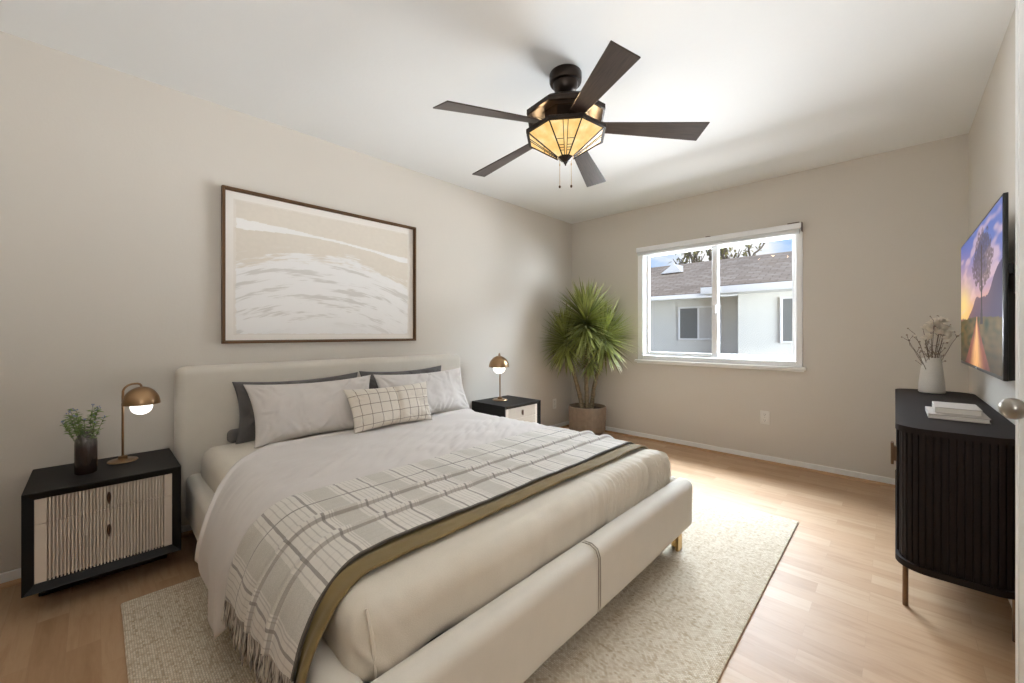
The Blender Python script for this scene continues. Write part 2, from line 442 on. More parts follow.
# local x along the leaf, +y is the face seen by the camera
bm = bmesh.new(); add_box(bm, 0.004, L_, -.035, 0, .012, 2.03, .003, 1)
for (z0, z1) in ((.22, .92), (1.08, 1.88)):
    for (x0, x1) in ((.11, .35), (.43, L_-.10)):
        for (a0, a1, b0, b1) in ((x0, x0+.018, z0, z1), (x1-.018, x1, z0, z1), (x0, x1, z0, z0+.018), (x0, x1, z1-.018, z1)):
            add_box(bm, a0, a1, -.002, .006, b0, b1, .003, 1)
add_box(bm, L_-.014, L_-.0105, -.002, .0015, .02, 2.02)
finish('door_leaf', bm, M_white, dr)
kn = bpy.data.objects.new('door_knob', None)
bm = bmesh.new()
prof = [(.0, .0), (.032, .0), (.032, .004), (.027, .008), (.012, .010), (.011, .024), (.017, .029), (.0245, .036), (.027, .046), (.0245, .056), (.016, .063), (.0, .066)]
add_lathe(bm, prof, 32)
bmesh.ops.rotate(bm, verts=bm.verts, cent=(0, 0, 0), matrix=Matrix.Rotation(-PI/2, 3, 'X'))
bmesh.ops.translate(bm, verts=bm.verts, vec=(L_-.065, 0, .925))
finish('door_knob', bm, M_steel, dr)
bm = bmesh.new()
for y0, y1 in ((-3.045, -3.03), (-3.80, -3.785)): add_box(bm, AX-.012, AX+.13, y0, y1, 0, 2.06, .003, 1)
add_box(bm, AX-.012, AX+.13, -3.785, -3.045, 2.045, 2.06, .003, 1)
for y0, y1 in ((-3.03, -2.965), (-3.865, -3.80)): add_box(bm, AX-.015, AX, y0, y1, 0, 2.12, .004, 1)
add_box(bm, AX-.015, AX, -3.80, -3.03, 2.06, 2.12, .004, 1)
struct(finish('trim_3', bm, M_white))

# ------------------------------------------------------------------ outlets
def outlet(loc, rotz, label):
    t = thing('wall_outlet', label, 'outlet', loc, rotz, 'duplex wall outlets')
    box('cover_plate', (-.035, .035, -.006, -.0005, -.057, .057), M_plastic, t, .003, 2)
    for z in (.025, -.025):
        bm = bmesh.new(); add_prism(bm, [(.016*math.cos(a_)*1.0, .0145*math.sin(a_)) for a_ in [2*PI*k/20 for k in range(20)]], .0, .003)
        bmesh.ops.rotate(bm, verts=bm.verts, cent=(0, 0, 0), matrix=Matrix.Rotation(PI/2, 3, 'X'))
        bmesh.ops.translate(bm, verts=bm.verts, vec=(0, -.0055, z)); r = finish('receptacle', bm, M_plastic, t)
        bm = bmesh.new()
        for x in (-.006, .006): add_box(bm, x-.001, x+.001, -.0092, -.0078, z-.001, z+.008)
        add_box(bm, -.002, .002, -.0092, -.0078, z-.010, z-.006)
        finish('slots', bm, M_slot, r)
    bm = bmesh.new(); add_sphere(bm, (0, -.006, 0), .0028, 10, 6); finish('screw', bm, M_steel, t)
    return t
outlet((2.025, 0, .385), 0, 'white duplex outlet low on the wall under the window')
outlet((0, -.345, .30), -PI/2+PI, 'faint duplex outlet on the wall between the far nightstand and the corner')

# ------------------------------------------------------------------ rug
def rug_mat():
    n = NT('woven wool rug'); v = n.coord()
    br = n.n('ShaderNodeTexBrick'); n.l(v, br.inputs['Vector']); br.offset = .5
    br.inputs['Color1'].default_value = (0, 0, 0, 1); br.inputs['Color2'].default_value = (1, 1, 1, 1); br.inputs['Mortar'].default_value = (.1, .1, .1, 1)
    br.inputs['Scale'].default_value = 1; br.inputs['Brick Width'].default_value = .0105; br.inputs['Row Height'].default_value = .0065
    br.inputs['Mortar Size'].default_value = .0010; br.inputs['Mortar Smooth'].default_value = .8
    streak = n.noise(n.coord(scale=(3.0, 34, 1)), 2.0, 2); streak2 = n.noise(n.coord(scale=(34, 3.0, 1)), 2.0, 2); patch = n.noise(v, 180, 3, .7)
    f = n.math('ADD', n.math('MULTIPLY', br.outputs['Color'], .42), n.math('ADD', n.math('MULTIPLY', n.math('ADD', streak, streak2), .34), n.math('MULTIPLY', patch, .18)))
    c = n.ramp(f, [(.28, srgb(164, 141, 110)), (.46, srgb(204, 186, 158)), (.66, srgb(225, 212, 190)), (1, srgb(240, 232, 216))])
    c = n.mix(n.math('MULTIPLY', br.outputs['Fac'], .65), c, srgb(150, 133, 108))
    n.set(c, .95); n.b.inputs['Sheen Weight'].default_value = .2
    n.bump(n.math('ADD', n.math('MULTIPLY', n.math('SUBTRACT', 1.0, br.outputs['Fac']), .8), n.math('MULTIPLY', patch, .2)), .7, .003)
    return n.m
M_rug = rug_mat()
RUGX0, RUGX1, RUGY0, RUGY1 = .557, 2.43, -3.937, -1.157
bm = bmesh.new()
rbox(bm, RUGX0, RUGX1, RUGY0, RUGY1, .001, .012, .005, 2, (30, 40, 1), lambda w, n_: w+Vector((.0015*nz(w.x*6, w.y*6), .0015*nz(w.y*6, w.x*6, 3), .0008*nz(w.x*9, w.y*9, 5) if w.z > .006 else 0)))
RB = .012
rug = tag(finish('area_rug', bm, M_rug), 'large woven beige wool rug lying under the bed', 'rug')

# ------------------------------------------------------------------ bed
BY0, BY1 = -3.68, -1.875; BYC = -2.775
bed = thing('bed', 'king bed with rounded beige upholstered headboard and low padded base', 'bed', (0, 0, 0))
bm = bmesh.new()
def hb(w, n_):
    if n_.x > .5: w = w+Vector((.006*math.sin(PI*min(max((w.z-.1)/.83, 0), 1))*math.sin(PI*min(max((w.y+3.716)/1.9, 0), 1)), 0, 0))
    return w
rbox(bm, .015, .118, -3.716, -1.797, .08, .934, .045, 6, (1, 30, 16), hb)
headboard = finish('headboard', bm, M_linen, bed)
bm = bmesh.new(); rbox(bm, 2.0, 2.092, BY0, BY1, .12, .365, .038, 6, (2, 40, 6), lambda w, n_: w+Vector((.004*nz(w.y*2.5, w.z*4), 0, .003*nz(w.y*3, 2.0))))
foot = finish('footboard', bm, M_linen, bed)
bm = bmesh.new()
for k in (-1, 1):
    y = -2.795+k*.006
    add_tube(bm, [(2.012, y, .352), (2.03, y, .364), (2.06, y, .3665), (2.083, y, .356), (2.0935, y, .33), (2.0945, y, .25), (2.0935, y, .16), (2.085, y, .13)], .0022, 6)
finish('seam_piping', bm, plain('grey piping', srgb(168, 160, 148), .8), foot)
for y0, y1 in ((BY0, BY0+.085), (BY1-.085, BY1)):
    bm = bmesh.new(); rbox(bm, .10, 2.02, y0, y1, .12, .36, .036, 6, (30, 2, 6), lambda w, n_: w+Vector((0, .003*nz(w.x*2.5, w.z*4), .003*nz(w.x*3, 7.0))))
    finish('side_rail', bm, M_linen, bed)
box('slat_base', (.11, 2.01, BY0+.08, BY1-.08, .20, .295), M_black, bed, .004, 1)
for (x, y, sx, sy) in ((2.05, -1.93, -1, -1), (2.05, -3.62, -1, 1), (.2, -1.93, 1, -1), (.2, -3.62, 1, 1)):
    bm = bmesh.new(); zb = RB+.001 if x > .6 else .0005
    add_prism(bm, [(x, y), (x+sx*.05, y), (x+sx*.05, y+sy*.014), (x+sx*.014, y+sy*.014), (x+sx*.014, y+sy*.05), (x, y+sy*.05)], zb, .124)
    finish('leg', bm, M_gold, bed)

# mattress in a fitted linen cover
T = .50
def mat_fn(w, n_):
    d = 0.0
    if n_.x > .25:                       # gathered linen on the foot face
        g = sstep(-2.72, -2.40, w.y)*(.55+.45*sstep(-2.5, -1.95, w.y))
        t = w.y + (w.z-.5)*-.30 + .035*nz(w.y*3, w.z*5, 2)
        r1 = 1-abs(nz(t*26, w.z*1.6, 9))*2.2; r2 = 1-abs(nz(t*60, w.z*2.5, 4))*2.2
        d += g*(.030*r1+.016*r2-.023)
        d += (1-g)*(.010*nz(w.y*9-w.z*3, w.z*4, 1)+.010*(1-2.4*abs(nz(w.y*13+w.z*9, w.z*3, 5)))*sstep(.15, .5, nz(w.y*3, 4.4)+.35))
        d *= sstep(.25, .7, n_.x)
    if n_.z > .5 and w.x > 1.8: 
        g = sstep(-2.75, -2.3, w.y); d += g*.006*(1-abs(nz(w.y*26, .8, 9))*2.2)*sstep(1.84, 1.96, w.x)
    if n_.y < -.4 and n_.x < .5: d += .004*nz(w.x*4, w.z*7, 3)
    w = w+n_*d
    w.z += .006*nz(w.x*2.2, w.y*2.2, 4)*(1 if w.z > .4 else 0)
    return w
bm = bmesh.new(); rbox(bm, .125, 1.995, -3.62, -1.93, .30, T, .065, 7, (40, 330, 12), mat_fn)
mattress = finish('mattress', bm, M_mattress)
tag(mattress, 'thick mattress in oatmeal linen cover with gathered foot end, sunk in the bed base', 'mattress')
bm = bmesh.new()     # folded corner pleat at the near foot corner
pts = []
for k in range(9):
    t = k/8; pts.append((1.990+.003*math.sin(t*PI)-.02*(1-t)**3, -3.585+.012*t, lerp(.488, .33, t)))
add_tube(bm, pts, [.002+.004*math.sin(PI*(k/8*.85+.1)) for k in range(9)], 8)
finish('corner_pleat', bm, M_mattress, mattress)

# --- draped layers: cross-bed path measured from the bed's centre line
def drape_path(Tz, d0=.735, a=.185, b=.26, side_gap=0.0, zmin=.02):
    P = [(0.0, Tz), (d0, Tz)]
    n = 24
    for k in range(1, n+1):
        th = PI/2*k/n
        P.append((d0+(a+side_gap)*math.sin(th), Tz-b+b*math.cos(th)))
    P.append((d0+a+side_gap+.012, zmin-.4))
    S = [0.0]
    for p, q in zip(P[:-1], P[1:]): S.append(S[-1]+math.hypot(q[0]-p[0], q[1]-p[1]))
    def at(s):
        for k in range(len(S)-1):
            if s <= S[k+1] or k == len(S)-2:
                t = (s-S[k])/(S[k+1]-S[k]); p, q = P[k], P[k+1]
                return p[0]+(q[0]-p[0])*t, p[1]+(q[1]-p[1])*t
    def s_for_z(z):
        for k in range(1, len(S)-1):
            if P[k][1] >= z >= P[k+1][1]:
                t = (P[k][1]-z)/(P[k][1]-P[k+1][1]+1e-9); return S[k]+(S[k+1]-S[k])*t
        return S[-1]
    return at, s_for_z
def drape(name, Tz, x_at, hem_left, hem_right, ns, nx, bumpf, m, thick, gap=0.0, uvscale=1.0):
    """grid across the bed (s) by along the bed (v in 0..1); x_at(v, s, d) gives x"""
    at, sz = drape_path(Tz, side_gap=gap)
    verts = []; uvs = []; faces = []
    for j in range(nx+1):
        v = j/nx
        for i in range(ns+1):
            f = -1+2*i/ns
            xm = x_at(v, 0, 0)
            hz = hem_left(v) if f < 0 else hem_right(v)
            s = abs(f)*sz(hz); d, z = at(s)
            x = x_at(v, s, f)
            n1 = at(s+.002); tx, tz = n1[0]-d, n1[1]-z; l = math.hypot(tx, tz) or 1
            nd, nzv = -tz/l, tx/l           # outward normal in (d, z)
            h = bumpf(x, s*(1 if f > 0 else -1), f, v, z)
            d += nd*h; z += nzv*h
            verts.append((x, BYC+(d if f > 0 else -d), z)); uvs.append((s*(1 if f > 0 else -1), v))
    for j in range(nx):
        for i in range(ns):
            a_ = j*(ns+1)+i; faces.append((a_, a_+ns+1, a_+ns+2, a_+1))
    me = bpy.data.meshes.new(name); me.from_pydata(verts, [], faces)
    uv = me.uv_layers.new(name='UVMap')
    for lp in me.loops: uv.data[lp.index].uv = uvs[lp.vertex_index]
    for p in me.polygons: p.use_smooth = True
    me.update()
    o = put(name, me, m)
    if sum(p.normal.z for p in me.polygons) < 0:
        me.flip_normals()
    sol = o.modifiers.new('thickness', 'SOLIDIFY'); sol.thickness = thick; sol.offset = 1.0; sol.use_rim = True
    return o, verts
# duvet
TB = T+.004
def dv_x(v, s, f):
    head = .45+.46*sstep(.56, 1.02, s)+.02*nz(s*5, 3.3) if f < 0 else .44+.02*nz(s*4, 8.1)
    return lerp(head, 1.34, v)
def dv_left(v):
    x = lerp(.88, 1.34, v)
    if x < 1.17: return lerp(.25, .088, sstep(.86, 1.18, x)**.8)
    return lerp(.088, .22, sstep(1.17, 1.34, x))
def dv_b(x, s, f, v, z):
    hang = sstep(.70, 1.0, abs(s)); und = sstep(1.22, 1.28, x)      # lies flat where the throw covers it
    h = .003+.012*abs(nz(x*2.6+s*.8, s*2.1, 1.0))+.008*nz(x*5-s*3, s*4, 2.0)*(1-.4*hang)
    h += (.010*abs(nz(x*13+s*9, s*3.5-x*2.5, 4))+.006*abs(nz(x*30+s*17, s*5-x*3, 14)))*(1-hang)*sstep(.55, .95, x)
    if f < 0: h += hang*(.007*math.sin(x*42+2*nz(x*4, z*3)) + .012*nz(x*9, z*1.5, 6))*sstep(.95, 1.2, abs(s))+hang*.022
    h += .012*math.exp(-(v/.03)**2)
    return max(lerp(h, .004+.004*nz(x*9, s*9), und), .001)
duvet, _ = drape('duvet', TB, dv_x, dv_left, lambda v: .22, 260, 130, dv_b, M_duvet, .008)
tag(duvet, 'pale grey duvet draped over the bed with one corner hanging to the rug', 'duvet')
# olive blanket
def ol_b(x, s, f, v, z):
    hang = sstep(.75, 1.0, abs(s)); out = sstep(1.80, 1.83, x)
    h = .004+out*(.006+.006*nz(x*3, s*6, 11)+.005*abs(nz(x*20, s*9, 12)))
    if f < 0: h += hang*out*.006*math.sin(x*90+z*3)
    return max(h, .001)
olive, _ = drape('olive_blanket', TB, lambda v, s, f: lerp(1.70, 1.876, v)+.008*nz(s*3, v, 5)+.03*sstep(.6, 1.05, s)*v*(f < 0), lambda v: .25, lambda v: .25, 200, 30, ol_b, M_olive, .007)
tag(olive, 'olive blanket showing as a band between plaid throw and bare foot of the mattress', 'blanket')
# plaid throw
PL = (.495, .735)      # where the two pleats sit across the throw
def throw_mat():
    n = NT('woven plaid'); tc = n.n('ShaderNodeTexCoord'); sp = n.n('ShaderNodeSeparateXYZ'); n.l(tc.outputs['UV'], sp.inputs[0])
    P = .236
    u = n.math('FRACT', n.math('DIVIDE', n.math('ADD', sp.outputs['X'], 20*P+.1466), P))
    def band(x, c, w):  # 1 inside |x-c|<w/2
        return n.math('LESS_THAN', n.math('ABSOLUTE', n.math('SUBTRACT', x, c)), w/2)
    v = sp.outputs['Y']
    cream = srgb(216, 210, 201); grey = srgb(184, 178, 167); line = srgb(124, 116, 110); thin = srgb(166, 158, 150)
    ob = n.coord(); wv = n.noise(ob, 500, 2)
    c = n.mix(n.math('MULTIPLY', wv, .35), cream, srgb(192, 185, 175))
    fl = n.math('GREATER_THAN', n.noise(ob, 420, 1), .5)
    c = n.mix(n.math('MULTIPLY', band(u, .795, .34), n.math('ADD', .55, n.math('MULTIPLY', fl, .4))), c, grey)
    for k in (.20, .27, .34, .41, .565, .60, .015): c = n.mix(n.math('MULTIPLY', band(u, k, .014), .6), c, thin)
    for k in (.10, .49): c = n.mix(n.math('MULTIPLY', band(u, k, .034), .8), c, line)
    c = n.mix(n.math('MULTIPLY', band(v, .245, .014), .9), c, line)
    for k in (.12, .38, .62, .86, .92): c = n.mix(n.math('MULTIPLY', band(v, k, .010), .16), c, thin)
    for k in PL: c = n.mix(n.math('MULTIPLY', band(v, k+.012, .011), .6), c, line)  # shadow line under each pleat, painted into the cloth colour
    c = n.mix(band(v, .992, .02), c, srgb(72, 62, 50))
    n.set(c, .92); n.b.inputs['Sheen Weight'].default_value = .25
    n.bump(wv, .5, .002); return n.m
M_plaid = throw_mat()
def th_x(v, s, f):
    return lerp(1.262, 1.803, v)+.010*nz(s*2.2, v*2, 3)+(.085*sstep(.6, 1.05, s) if f < 0 else 0)*max(v-.3, 0)
def th_b(x, s, f, v, z):
    hang = sstep(.75, 1.0, abs(s))
    h = .019+.004*nz(x*4, s*5, 21)+.003*nz(x*18, s*14, 22)
    for p in PL:
        t = (v-p)/.055
        h += (.016*math.exp(-(t/.75)**2) if t < 0 else .016*math.exp(-(t/.24)**2))*(1+.25*nz(s*7, p*9))
    if f < 0: h += hang*(.004*math.sin(v*22+1)+.003*nz(v*9, z*8))
    h -= .004*math.exp(-(v/.03)**2)
    return max(h, .0165)
throw, tv_ = drape('plaid_throw', TB, th_x, lambda v: lerp(.25, .325, v), lambda v: .25, 240, 130, th_b, M_plaid, .005)
tag(throw, 'cream plaid throw with two pleats and fringe, laid across the foot of the bed', 'throw blanket')
# fringe along the near hem
bm = bmesh.new(); ns_ = 241
hem = [Vector(tv_[j*ns_]) for j in range(131)]
for k in range(150):
    t = k/149*130; i = min(int(t), 129); p = hem[i].lerp(hem[i+1], t-i)
    L1 = random.uniform(.06, .085); dx = random.uniform(-.012, .012); dy = random.uniform(-.012, .004)
    q = [p+Vector((0, -.003, .004)), p+Vector((dx*.3, dy*.4-.003, -L1*.35)), p+Vector((dx*.8, dy*.8-.003, -L1*.7)), p+Vector((dx, dy-.003, -L1))]
    add_tube(bm, q, [.0026, .0024, .0028, .0012], 5)
def fringe_mat():
    n = NT('fringe yarn'); v = n.coord(scale=(90, 1, 1))
    f = n.noise(v, 3, 1)
    n.set(n.ramp(f, [(.38, srgb(95, 88, 84)), (.5, srgb(188, 180, 170)), (.7, srgb(212, 205, 195))]), .95); return n.m
finish('fringe', bm, fringe_mat(), throw)

# ------------------------------------------------------------------ pillows
def pillow_mesh(w, h, t, seed, nu=90, nv=56, wr=.026, seam=False, taper=0.0):
    verts = []; uvs = []; faces = []; idx = {}
    ears = .075
    rc = random.Random(seed); cr = []
    for k in range(22):
        e = rc.random()
        if e < .4: p0 = (rc.choice((-1, 1))*w*.47, rc.uniform(-.42, .42)*h)
        elif e < .75: p0 = (rc.uniform(-.45, .45)*w, -h*.47)
        else: p0 = (rc.uniform(-.45, .45)*w, h*.47)
        aim = math.atan2(-p0[1]+rc.uniform(-.3, .3)*h, -p0[0]+rc.uniform(-.3, .3)*w)
        cr.append((p0, aim, rc.uniform(.25, .6)*h, rc.uniform(.35, 1.0), rc.uniform(.006, .012), rc.uniform(-2.5, 2.5)))
    def crease(y, z):
        o = 0
        for (p0, a_, L, A, wd, cv) in cr:
            dy, dz = y-p0[0], z-p0[1]; t = dy*math.cos(a_)+dz*math.sin(a_); q = -dy*math.sin(a_)+dz*math.cos(a_)+cv*t*t*.5
            if -.02 < t < L: o += A*(math.exp(-((q-wd)/wd)**2)-math.exp(-((q+wd*.6)/(wd*.8))**2))*sstep(-.02, .03, t)*(1-t/L)
        return o
    def P(u, v, s):
        cx = 1-ears*2.0*(1-v*v)*abs(u)**3 * (w > .1)*.5; cy = 1-ears*3.0*(1-u*u)*abs(v)**3*.6
        y = w/2*u*cx*(1-taper*(1-v)/2); z = h/2*v*cy
        e = max(0.0, (1-abs(u)**3.2))*max(0.0, (1-abs(v)**3.0))
        th = t/2*e**.55
        ed = sstep(0, .45, e)
        # wrinkles: fans out of the corners plus soft dents
        r = 0
        for (cu, cv) in ((-1, -1), (1, -1), (-1, 1), (1, 1)):
            du, dv = (u-cu)*w, (v-cv)*h; rr = math.hypot(du, dv)+1e-4; a_ = math.atan2(dv, du)
            r += math.exp(-(rr/.17)**2)*math.sin(a_*13+seed*2+cu*3+cv)*min(1, rr/.05)
        n1 = nz(y*9+seed*7, z*6, s*3.0+seed); n2 = abs(nz(y*11-z*9+seed, z*9+y*6, s*5.0+seed*3))+.5*abs(nz(y*26-z*20+seed, z*18+y*12, seed*5.))
        th += ed*wr*(r*.5+n1*.6+(n2-.25)*.35+(crease(y, z)*.55 if s > 0 else 0))*min(1, th/.03)
        if seam: th -= .022*math.exp(-((u-.08)/.05)**2)*ed*(1 if s > 0 else 0)
        th = max(th, .0015)
        return (s*th, y, z)
    for s in (1, -1):
        for j in range(nv+1):
            for i in range(nu+1):
                u = -1+2*i/nu; v = -1+2*j/nv
                u = math.sin(u*PI/2)*.55+u*.45; v = math.sin(v*PI/2)*.55+v*.45
                bd = i in (0, nu) or j in (0, nv)
                key = (i, j, 0 if bd else s)
                if key not in idx:
                    p = P(u, v, s)
                    if bd: p = (0.0, p[1], p[2])
                    idx[key] = len(verts); verts.append(p); uvs.append((u*w/2, v*h/2))
        for j in range(nv):
            for i in range(nu):
                q = []
                for (a_, b_) in ((i, j), (i+1, j), (i+1, j+1), (i, j+1)):
                    bd = a_ in (0, nu) or b_ in (0, nv); q.append(idx[(a_, b_, 0 if bd else s)])
                faces.append(tuple(q if s > 0 else reversed(q)))
    me = bpy.data.meshes.new('pillow'); me.from_pydata(verts, [], faces)
    uv = me.uv_layers.new(name='UVMap')
    for lp in me.loops: uv.data[lp.index].uv = uvs[lp.vertex_index]
    for p in me.polygons: p.use_smooth = True
    me.update(); return me
def pillow(name, label, cat, xb, yc, zb, w, h, t, lean, m, seed, yaw=0.0, roll=0.0, group=None, **kw):
    o = put(name, pillow_mesh(w, h, t, seed, **kw), m)
    R_ = Matrix.Rotation(yaw, 4, 'Z') @ Matrix.Rotation(-lean, 4, 'Y') @ Matrix.Rotation(roll, 4, 'X')
    o.matrix_world = Matrix.Translation((xb, yc, zb)) @ R_ @ Matrix.Translation((0, 0, h/2))
    return tag(o, label, cat, group)
rd = math.radians
pillow('pillow', 'charcoal pillow leaning on the headboard behind the left light grey pillow', 'pillow', .21, -3.11, T-.002, .73, .350, .085, rd(10), M_darkpillow, 3, 0, rd(.4), 'charcoal pillows')
pillow('pillow', 'charcoal pillow leaning on the headboard behind the right light grey pillow', 'pillow', .21, -2.39, T-.002, .70, .358, .085, rd(10), M_darkpillow, 5, 0, 0, 'charcoal pillows')
pillow('pillow', 'large light grey pillow on the near side, left of the checked cushion', 'pillow', .385, -3.085, T-.002, .73, .355, .13, rd(20), M_pillow, 8, rd(-1.5), 0, 'light grey pillows', taper=.07)
pillow('pillow', 'large light grey pillow on the right side nearest the far nightstand', 'pillow', .385, -2.31, T-.002, .77, .355, .13, rd(20), M_pillow, 12, rd(1), rd(0), 'light grey pillows')
def check_mat():
    n = NT('checked cushion cotton'); tc = n.n('ShaderNodeTexCoord'); sp = n.n('ShaderNodeSeparateXYZ'); n.l(tc.outputs['UV'], sp.inputs[0])
    c = n.mix(n.noise(n.coord(), 700, 2), srgb(206, 196, 182), srgb(226, 218, 206))
    for ax, per, off in (('X', .068, .02), ('Y', .062, .03)):
        u = n.math('FRACT', n.math('DIVIDE', n.math('ADD', sp.outputs[ax], 2.0+off), per))
        c = n.mix(n.math('MULTIPLY', n.math('LESS_THAN', u, .07), .7), c, srgb(112, 98, 86))
    n.set(c, .92); n.bump(n.noise(n.coord(), 800, 2), .3, .0015); return n.m
pillow('cushion', 'small cream lumbar cushion with brown window check, in front of the light grey pillows', 'cushion', .535, -2.675, T+.018, .60, .275, .13, rd(22), check_mat(), 21, 0, 0, seam=True, wr=.016, taper=.08)
bm = bmesh.new(); rbox(bm, .128, .182, -3.50, -3.08, T-.001, T+.075, .026, 5, (4, 20, 4), lambda w, n_: w+n_*.003*nz(w.y*12, w.z*12, w.x*9))
tag(finish('bolster', bm, M_darkpillow), 'low charcoal bolster lying against the headboard, its end peeking left of the pillows', 'bolster')

# ------------------------------------------------------------------ nightstands
NW, ND, NH, NZB = .236, .425, .495, .105
def make_nightstand(label):
    t = thing('nightstand', label, 'nightstand', (0.015, -3.968, 0), 0, 'pair of nightstands')
    bm = bmesh.new()
    def loop(x, ins):
        return [bm.verts.new((x, -NW+ins, NZB+ins)), bm.verts.new((x, NW-ins, NZB+ins)), bm.verts.new((x, NW-ins, NH-ins)), bm.verts.new((x, -NW+ins, NH-ins))]
    loops = [loop(0, 0), loop(ND-.002, 0), loop(ND, .002), loop(ND-.018, .030), loop(.03, .030)]
    for a_, b_ in zip(loops[:-1], loops[1:]):
        for k in range(4): bm.faces.new((a_[k], a_[(k+1) % 4], b_[(k+1) % 4], b_[k]))
    bm.faces.new(list(reversed(loops[0]))); bm.faces.new(loops[-1])
    finish('carcass', bm, M_black, t, ang=25)
    box('plinth', (.03, ND-.21, -NW+.03, NW-.03, 0.0005, NZB), M_black, t, .002, 1)
    y0, y1 = -NW+.031, NW-.031; zs = NH-.031-(NH-NZB-.062)*.30
    fx = ND-.020
    for (za, zb) in ((zs+.001, NH-.0315), (NZB+.0315, zs-.001)):
        bm = bmesh.new(); m_ = .032; nr = 34; pitch = (y1-y0-2*m_)/nr
        prof = [(y0, fx), (y0+m_, fx)]
        for k in range(nr):
            a_ = y0+m_+k*pitch
            prof += [(a_+pitch*.06, fx-.018), (a_+pitch*.46, fx-.018), (a_+pitch*.50, fx), (a_+pitch*.98, fx)]
        prof += [(y1-m_+.0008, fx-.018), (y1-m_+.004, fx-.018), (y1-m_+.005, fx), (y1, fx)]
        lo = [bm.verts.new((x, y, za)) for y, x in prof]; hi = [bm.verts.new((x, y, zb)) for y, x in prof]
        bl_ = [bm.verts.new((fx-.03, y, za)) for y, x in prof]; bh_ = [bm.verts.new((fx-.03, y, zb)) for y, x in prof]
        for k in range(len(prof)-1):
            bm.faces.new((lo[k], lo[k+1], hi[k+1], hi[k])); bm.faces.new((lo[k+1], lo[k], bl_[k], bl_[k+1]))
            bm.faces.new((hi[k], hi[k+1], bh_[k+1], bh_[k])); bm.faces.new((bl_[k+1], bl_[k], bh_[k], bh_[k+1]))
        bm.faces.new((lo[0], hi[0], bh_[0], bl_[0])); bm.faces.new((lo[-1], bl_[-1], bh_[-1], hi[-1]))
        d = finish('drawer', bm, M_drawer, t, smooth=False)
        zc = (za+zb)/2 if zb > zs+.01 else lerp(za, zb, .62)
        bm = bmesh.new()
        add_sphere(bm, (fx+.002, 0, zc), 1, 14, 10, (.003, .0065, .024))
        add_sphere(bm, (fx+.014, 0, zc), 1, 12, 10, (.005, .004, .027))
        for dz in (-.018, .018): add_tube(bm, [(fx, 0, zc+dz), (fx+.014, 0, zc+dz)], .003, 8)
        finish('handle', bm, M_bronze, d)
    return t
ns1 = make_nightstand('black nightstand with cream fluted drawers, left of the bed with the sprig vase on it')
ns2 = dup(ns1, (.05, -1.395, 0), 0, 'black nightstand with cream drawers in the far corner between bed and potted plant')

# ------------------------------------------------------------------ table lamps
def make_lamp(label, loc, rot):
    t = thing('table_lamp', label, 'lamp', loc, rot, 'pair of brass dome lamps')      # arm reaches along local +y
    lathe('base', [(0, 0), (.052, 0), (.055, .003), (.053, .007), (.02, .011), (.017, .014), (.017, .024), (.008, .027), (0, .027)], M_brass, t, 40)
    pts = [(0, 0, .024), (0, 0, .31)]
    for k in range(1, 9):
        a_ = PI/2*k/8; pts.append((0, .04-.04*math.cos(a_), .330+.04*math.sin(a_)))
    pts += [(0, .052, .370), (0, .060, .367), (0, .065, .360), (0, .066, .348)]
    tube('stem', pts, .0048, M_brass, t, 10)
    R_ = .072; prof = []
    n = 14
    for k in range(n+1):
        a_ = PI/2*k/n; prof.append((R_*math.cos(a_) if k < n else .004, .268+.086*math.sin(a_)))
    for k in range(n, -1, -1):
        a_ = PI/2*k/n; prof.append(((R_-.003)*math.cos(a_) if k < n else .004, .269+.082*math.sin(a_)))
    s = lathe('lamp_shade', prof, M_brass, t, 48, (0, .066, 0), close=True)
    bm = bmesh.new(); add_sphere(bm, (0, .066, .258), .043, 28, 18); finish('globe', bm, M_globe, t)
    d = bpy.data.lights.new('lamp_light', 'POINT'); d.energy = .9; d.color = (1, .86, .68); d.shadow_soft_size = .05
    return t
lamp1 = make_lamp('brass dome table lamp on the near nightstand beside the sprig vase', (.141, -3.916, NH), 0)
lamp2 = dup(lamp1, (.198, -1.416, NH), rd(-140), 'brass dome table lamp standing alone on the far corner nightstand')
lamp2.scale = (1.28, 1.28, 1.17)

# ------------------------------------------------------------------ sprig vase on the near nightstand
def smoked_mat():
    n = NT('smoked glass'); v = n.coord(scale=(1, 1, 1))
    sp = n.n('ShaderNodeSeparateXYZ'); n.l(v, sp.inputs[0])
    c = n.ramp(n.math('DIVIDE', sp.outputs['Z'], .18), [(0, (.08, .045, .035, 1)), (.62, (.16, .09, .07, 1)), (.8, (.55, .52, .50, 1)), (1, (.75, .75, .75, 1))])
    n.set(c, .04); n.b.inputs['Transmission Weight'].default_value = .85; n.b.inputs['IOR'].default_value = 1.3
    n.b.inputs['Metallic'].default_value = 0; n.b.inputs['Coat Weight'].default_value = .6; n.b.inputs['Coat Roughness'].default_value = .03
    return n.m
vase = lathe('glass_vase', [(0, 0), (.030, 0), (.035, .004), (.036, .02), (.036, .132), (.034, .150), (.027, .165), (.024, .171), (.024, .182), (.027, .187), (.025, .188), (.021, .180), (.022, .170), (.031, .150), (.033, .13), (.033, .02), (.029, .008), (0, .007)], smoked_mat(), None, 44)
vase.location = (.254, -4.037, NH+.0005); tag(vase, 'smoked glass jar vase holding the green sprig on the near nightstand', 'vase')
lm = NT('small green leaves'); f_ = lm.noise(lm.coord(), 50, 2); lm.set(lm.ramp(f_, [(.3, srgb(84, 112, 58)), (.55, srgb(134, 160, 88)), (.8, srgb(170, 190, 120))]), .6); M_sprig = lm.m
M_stemg = plain('green stem', srgb(98, 108, 62), .7)
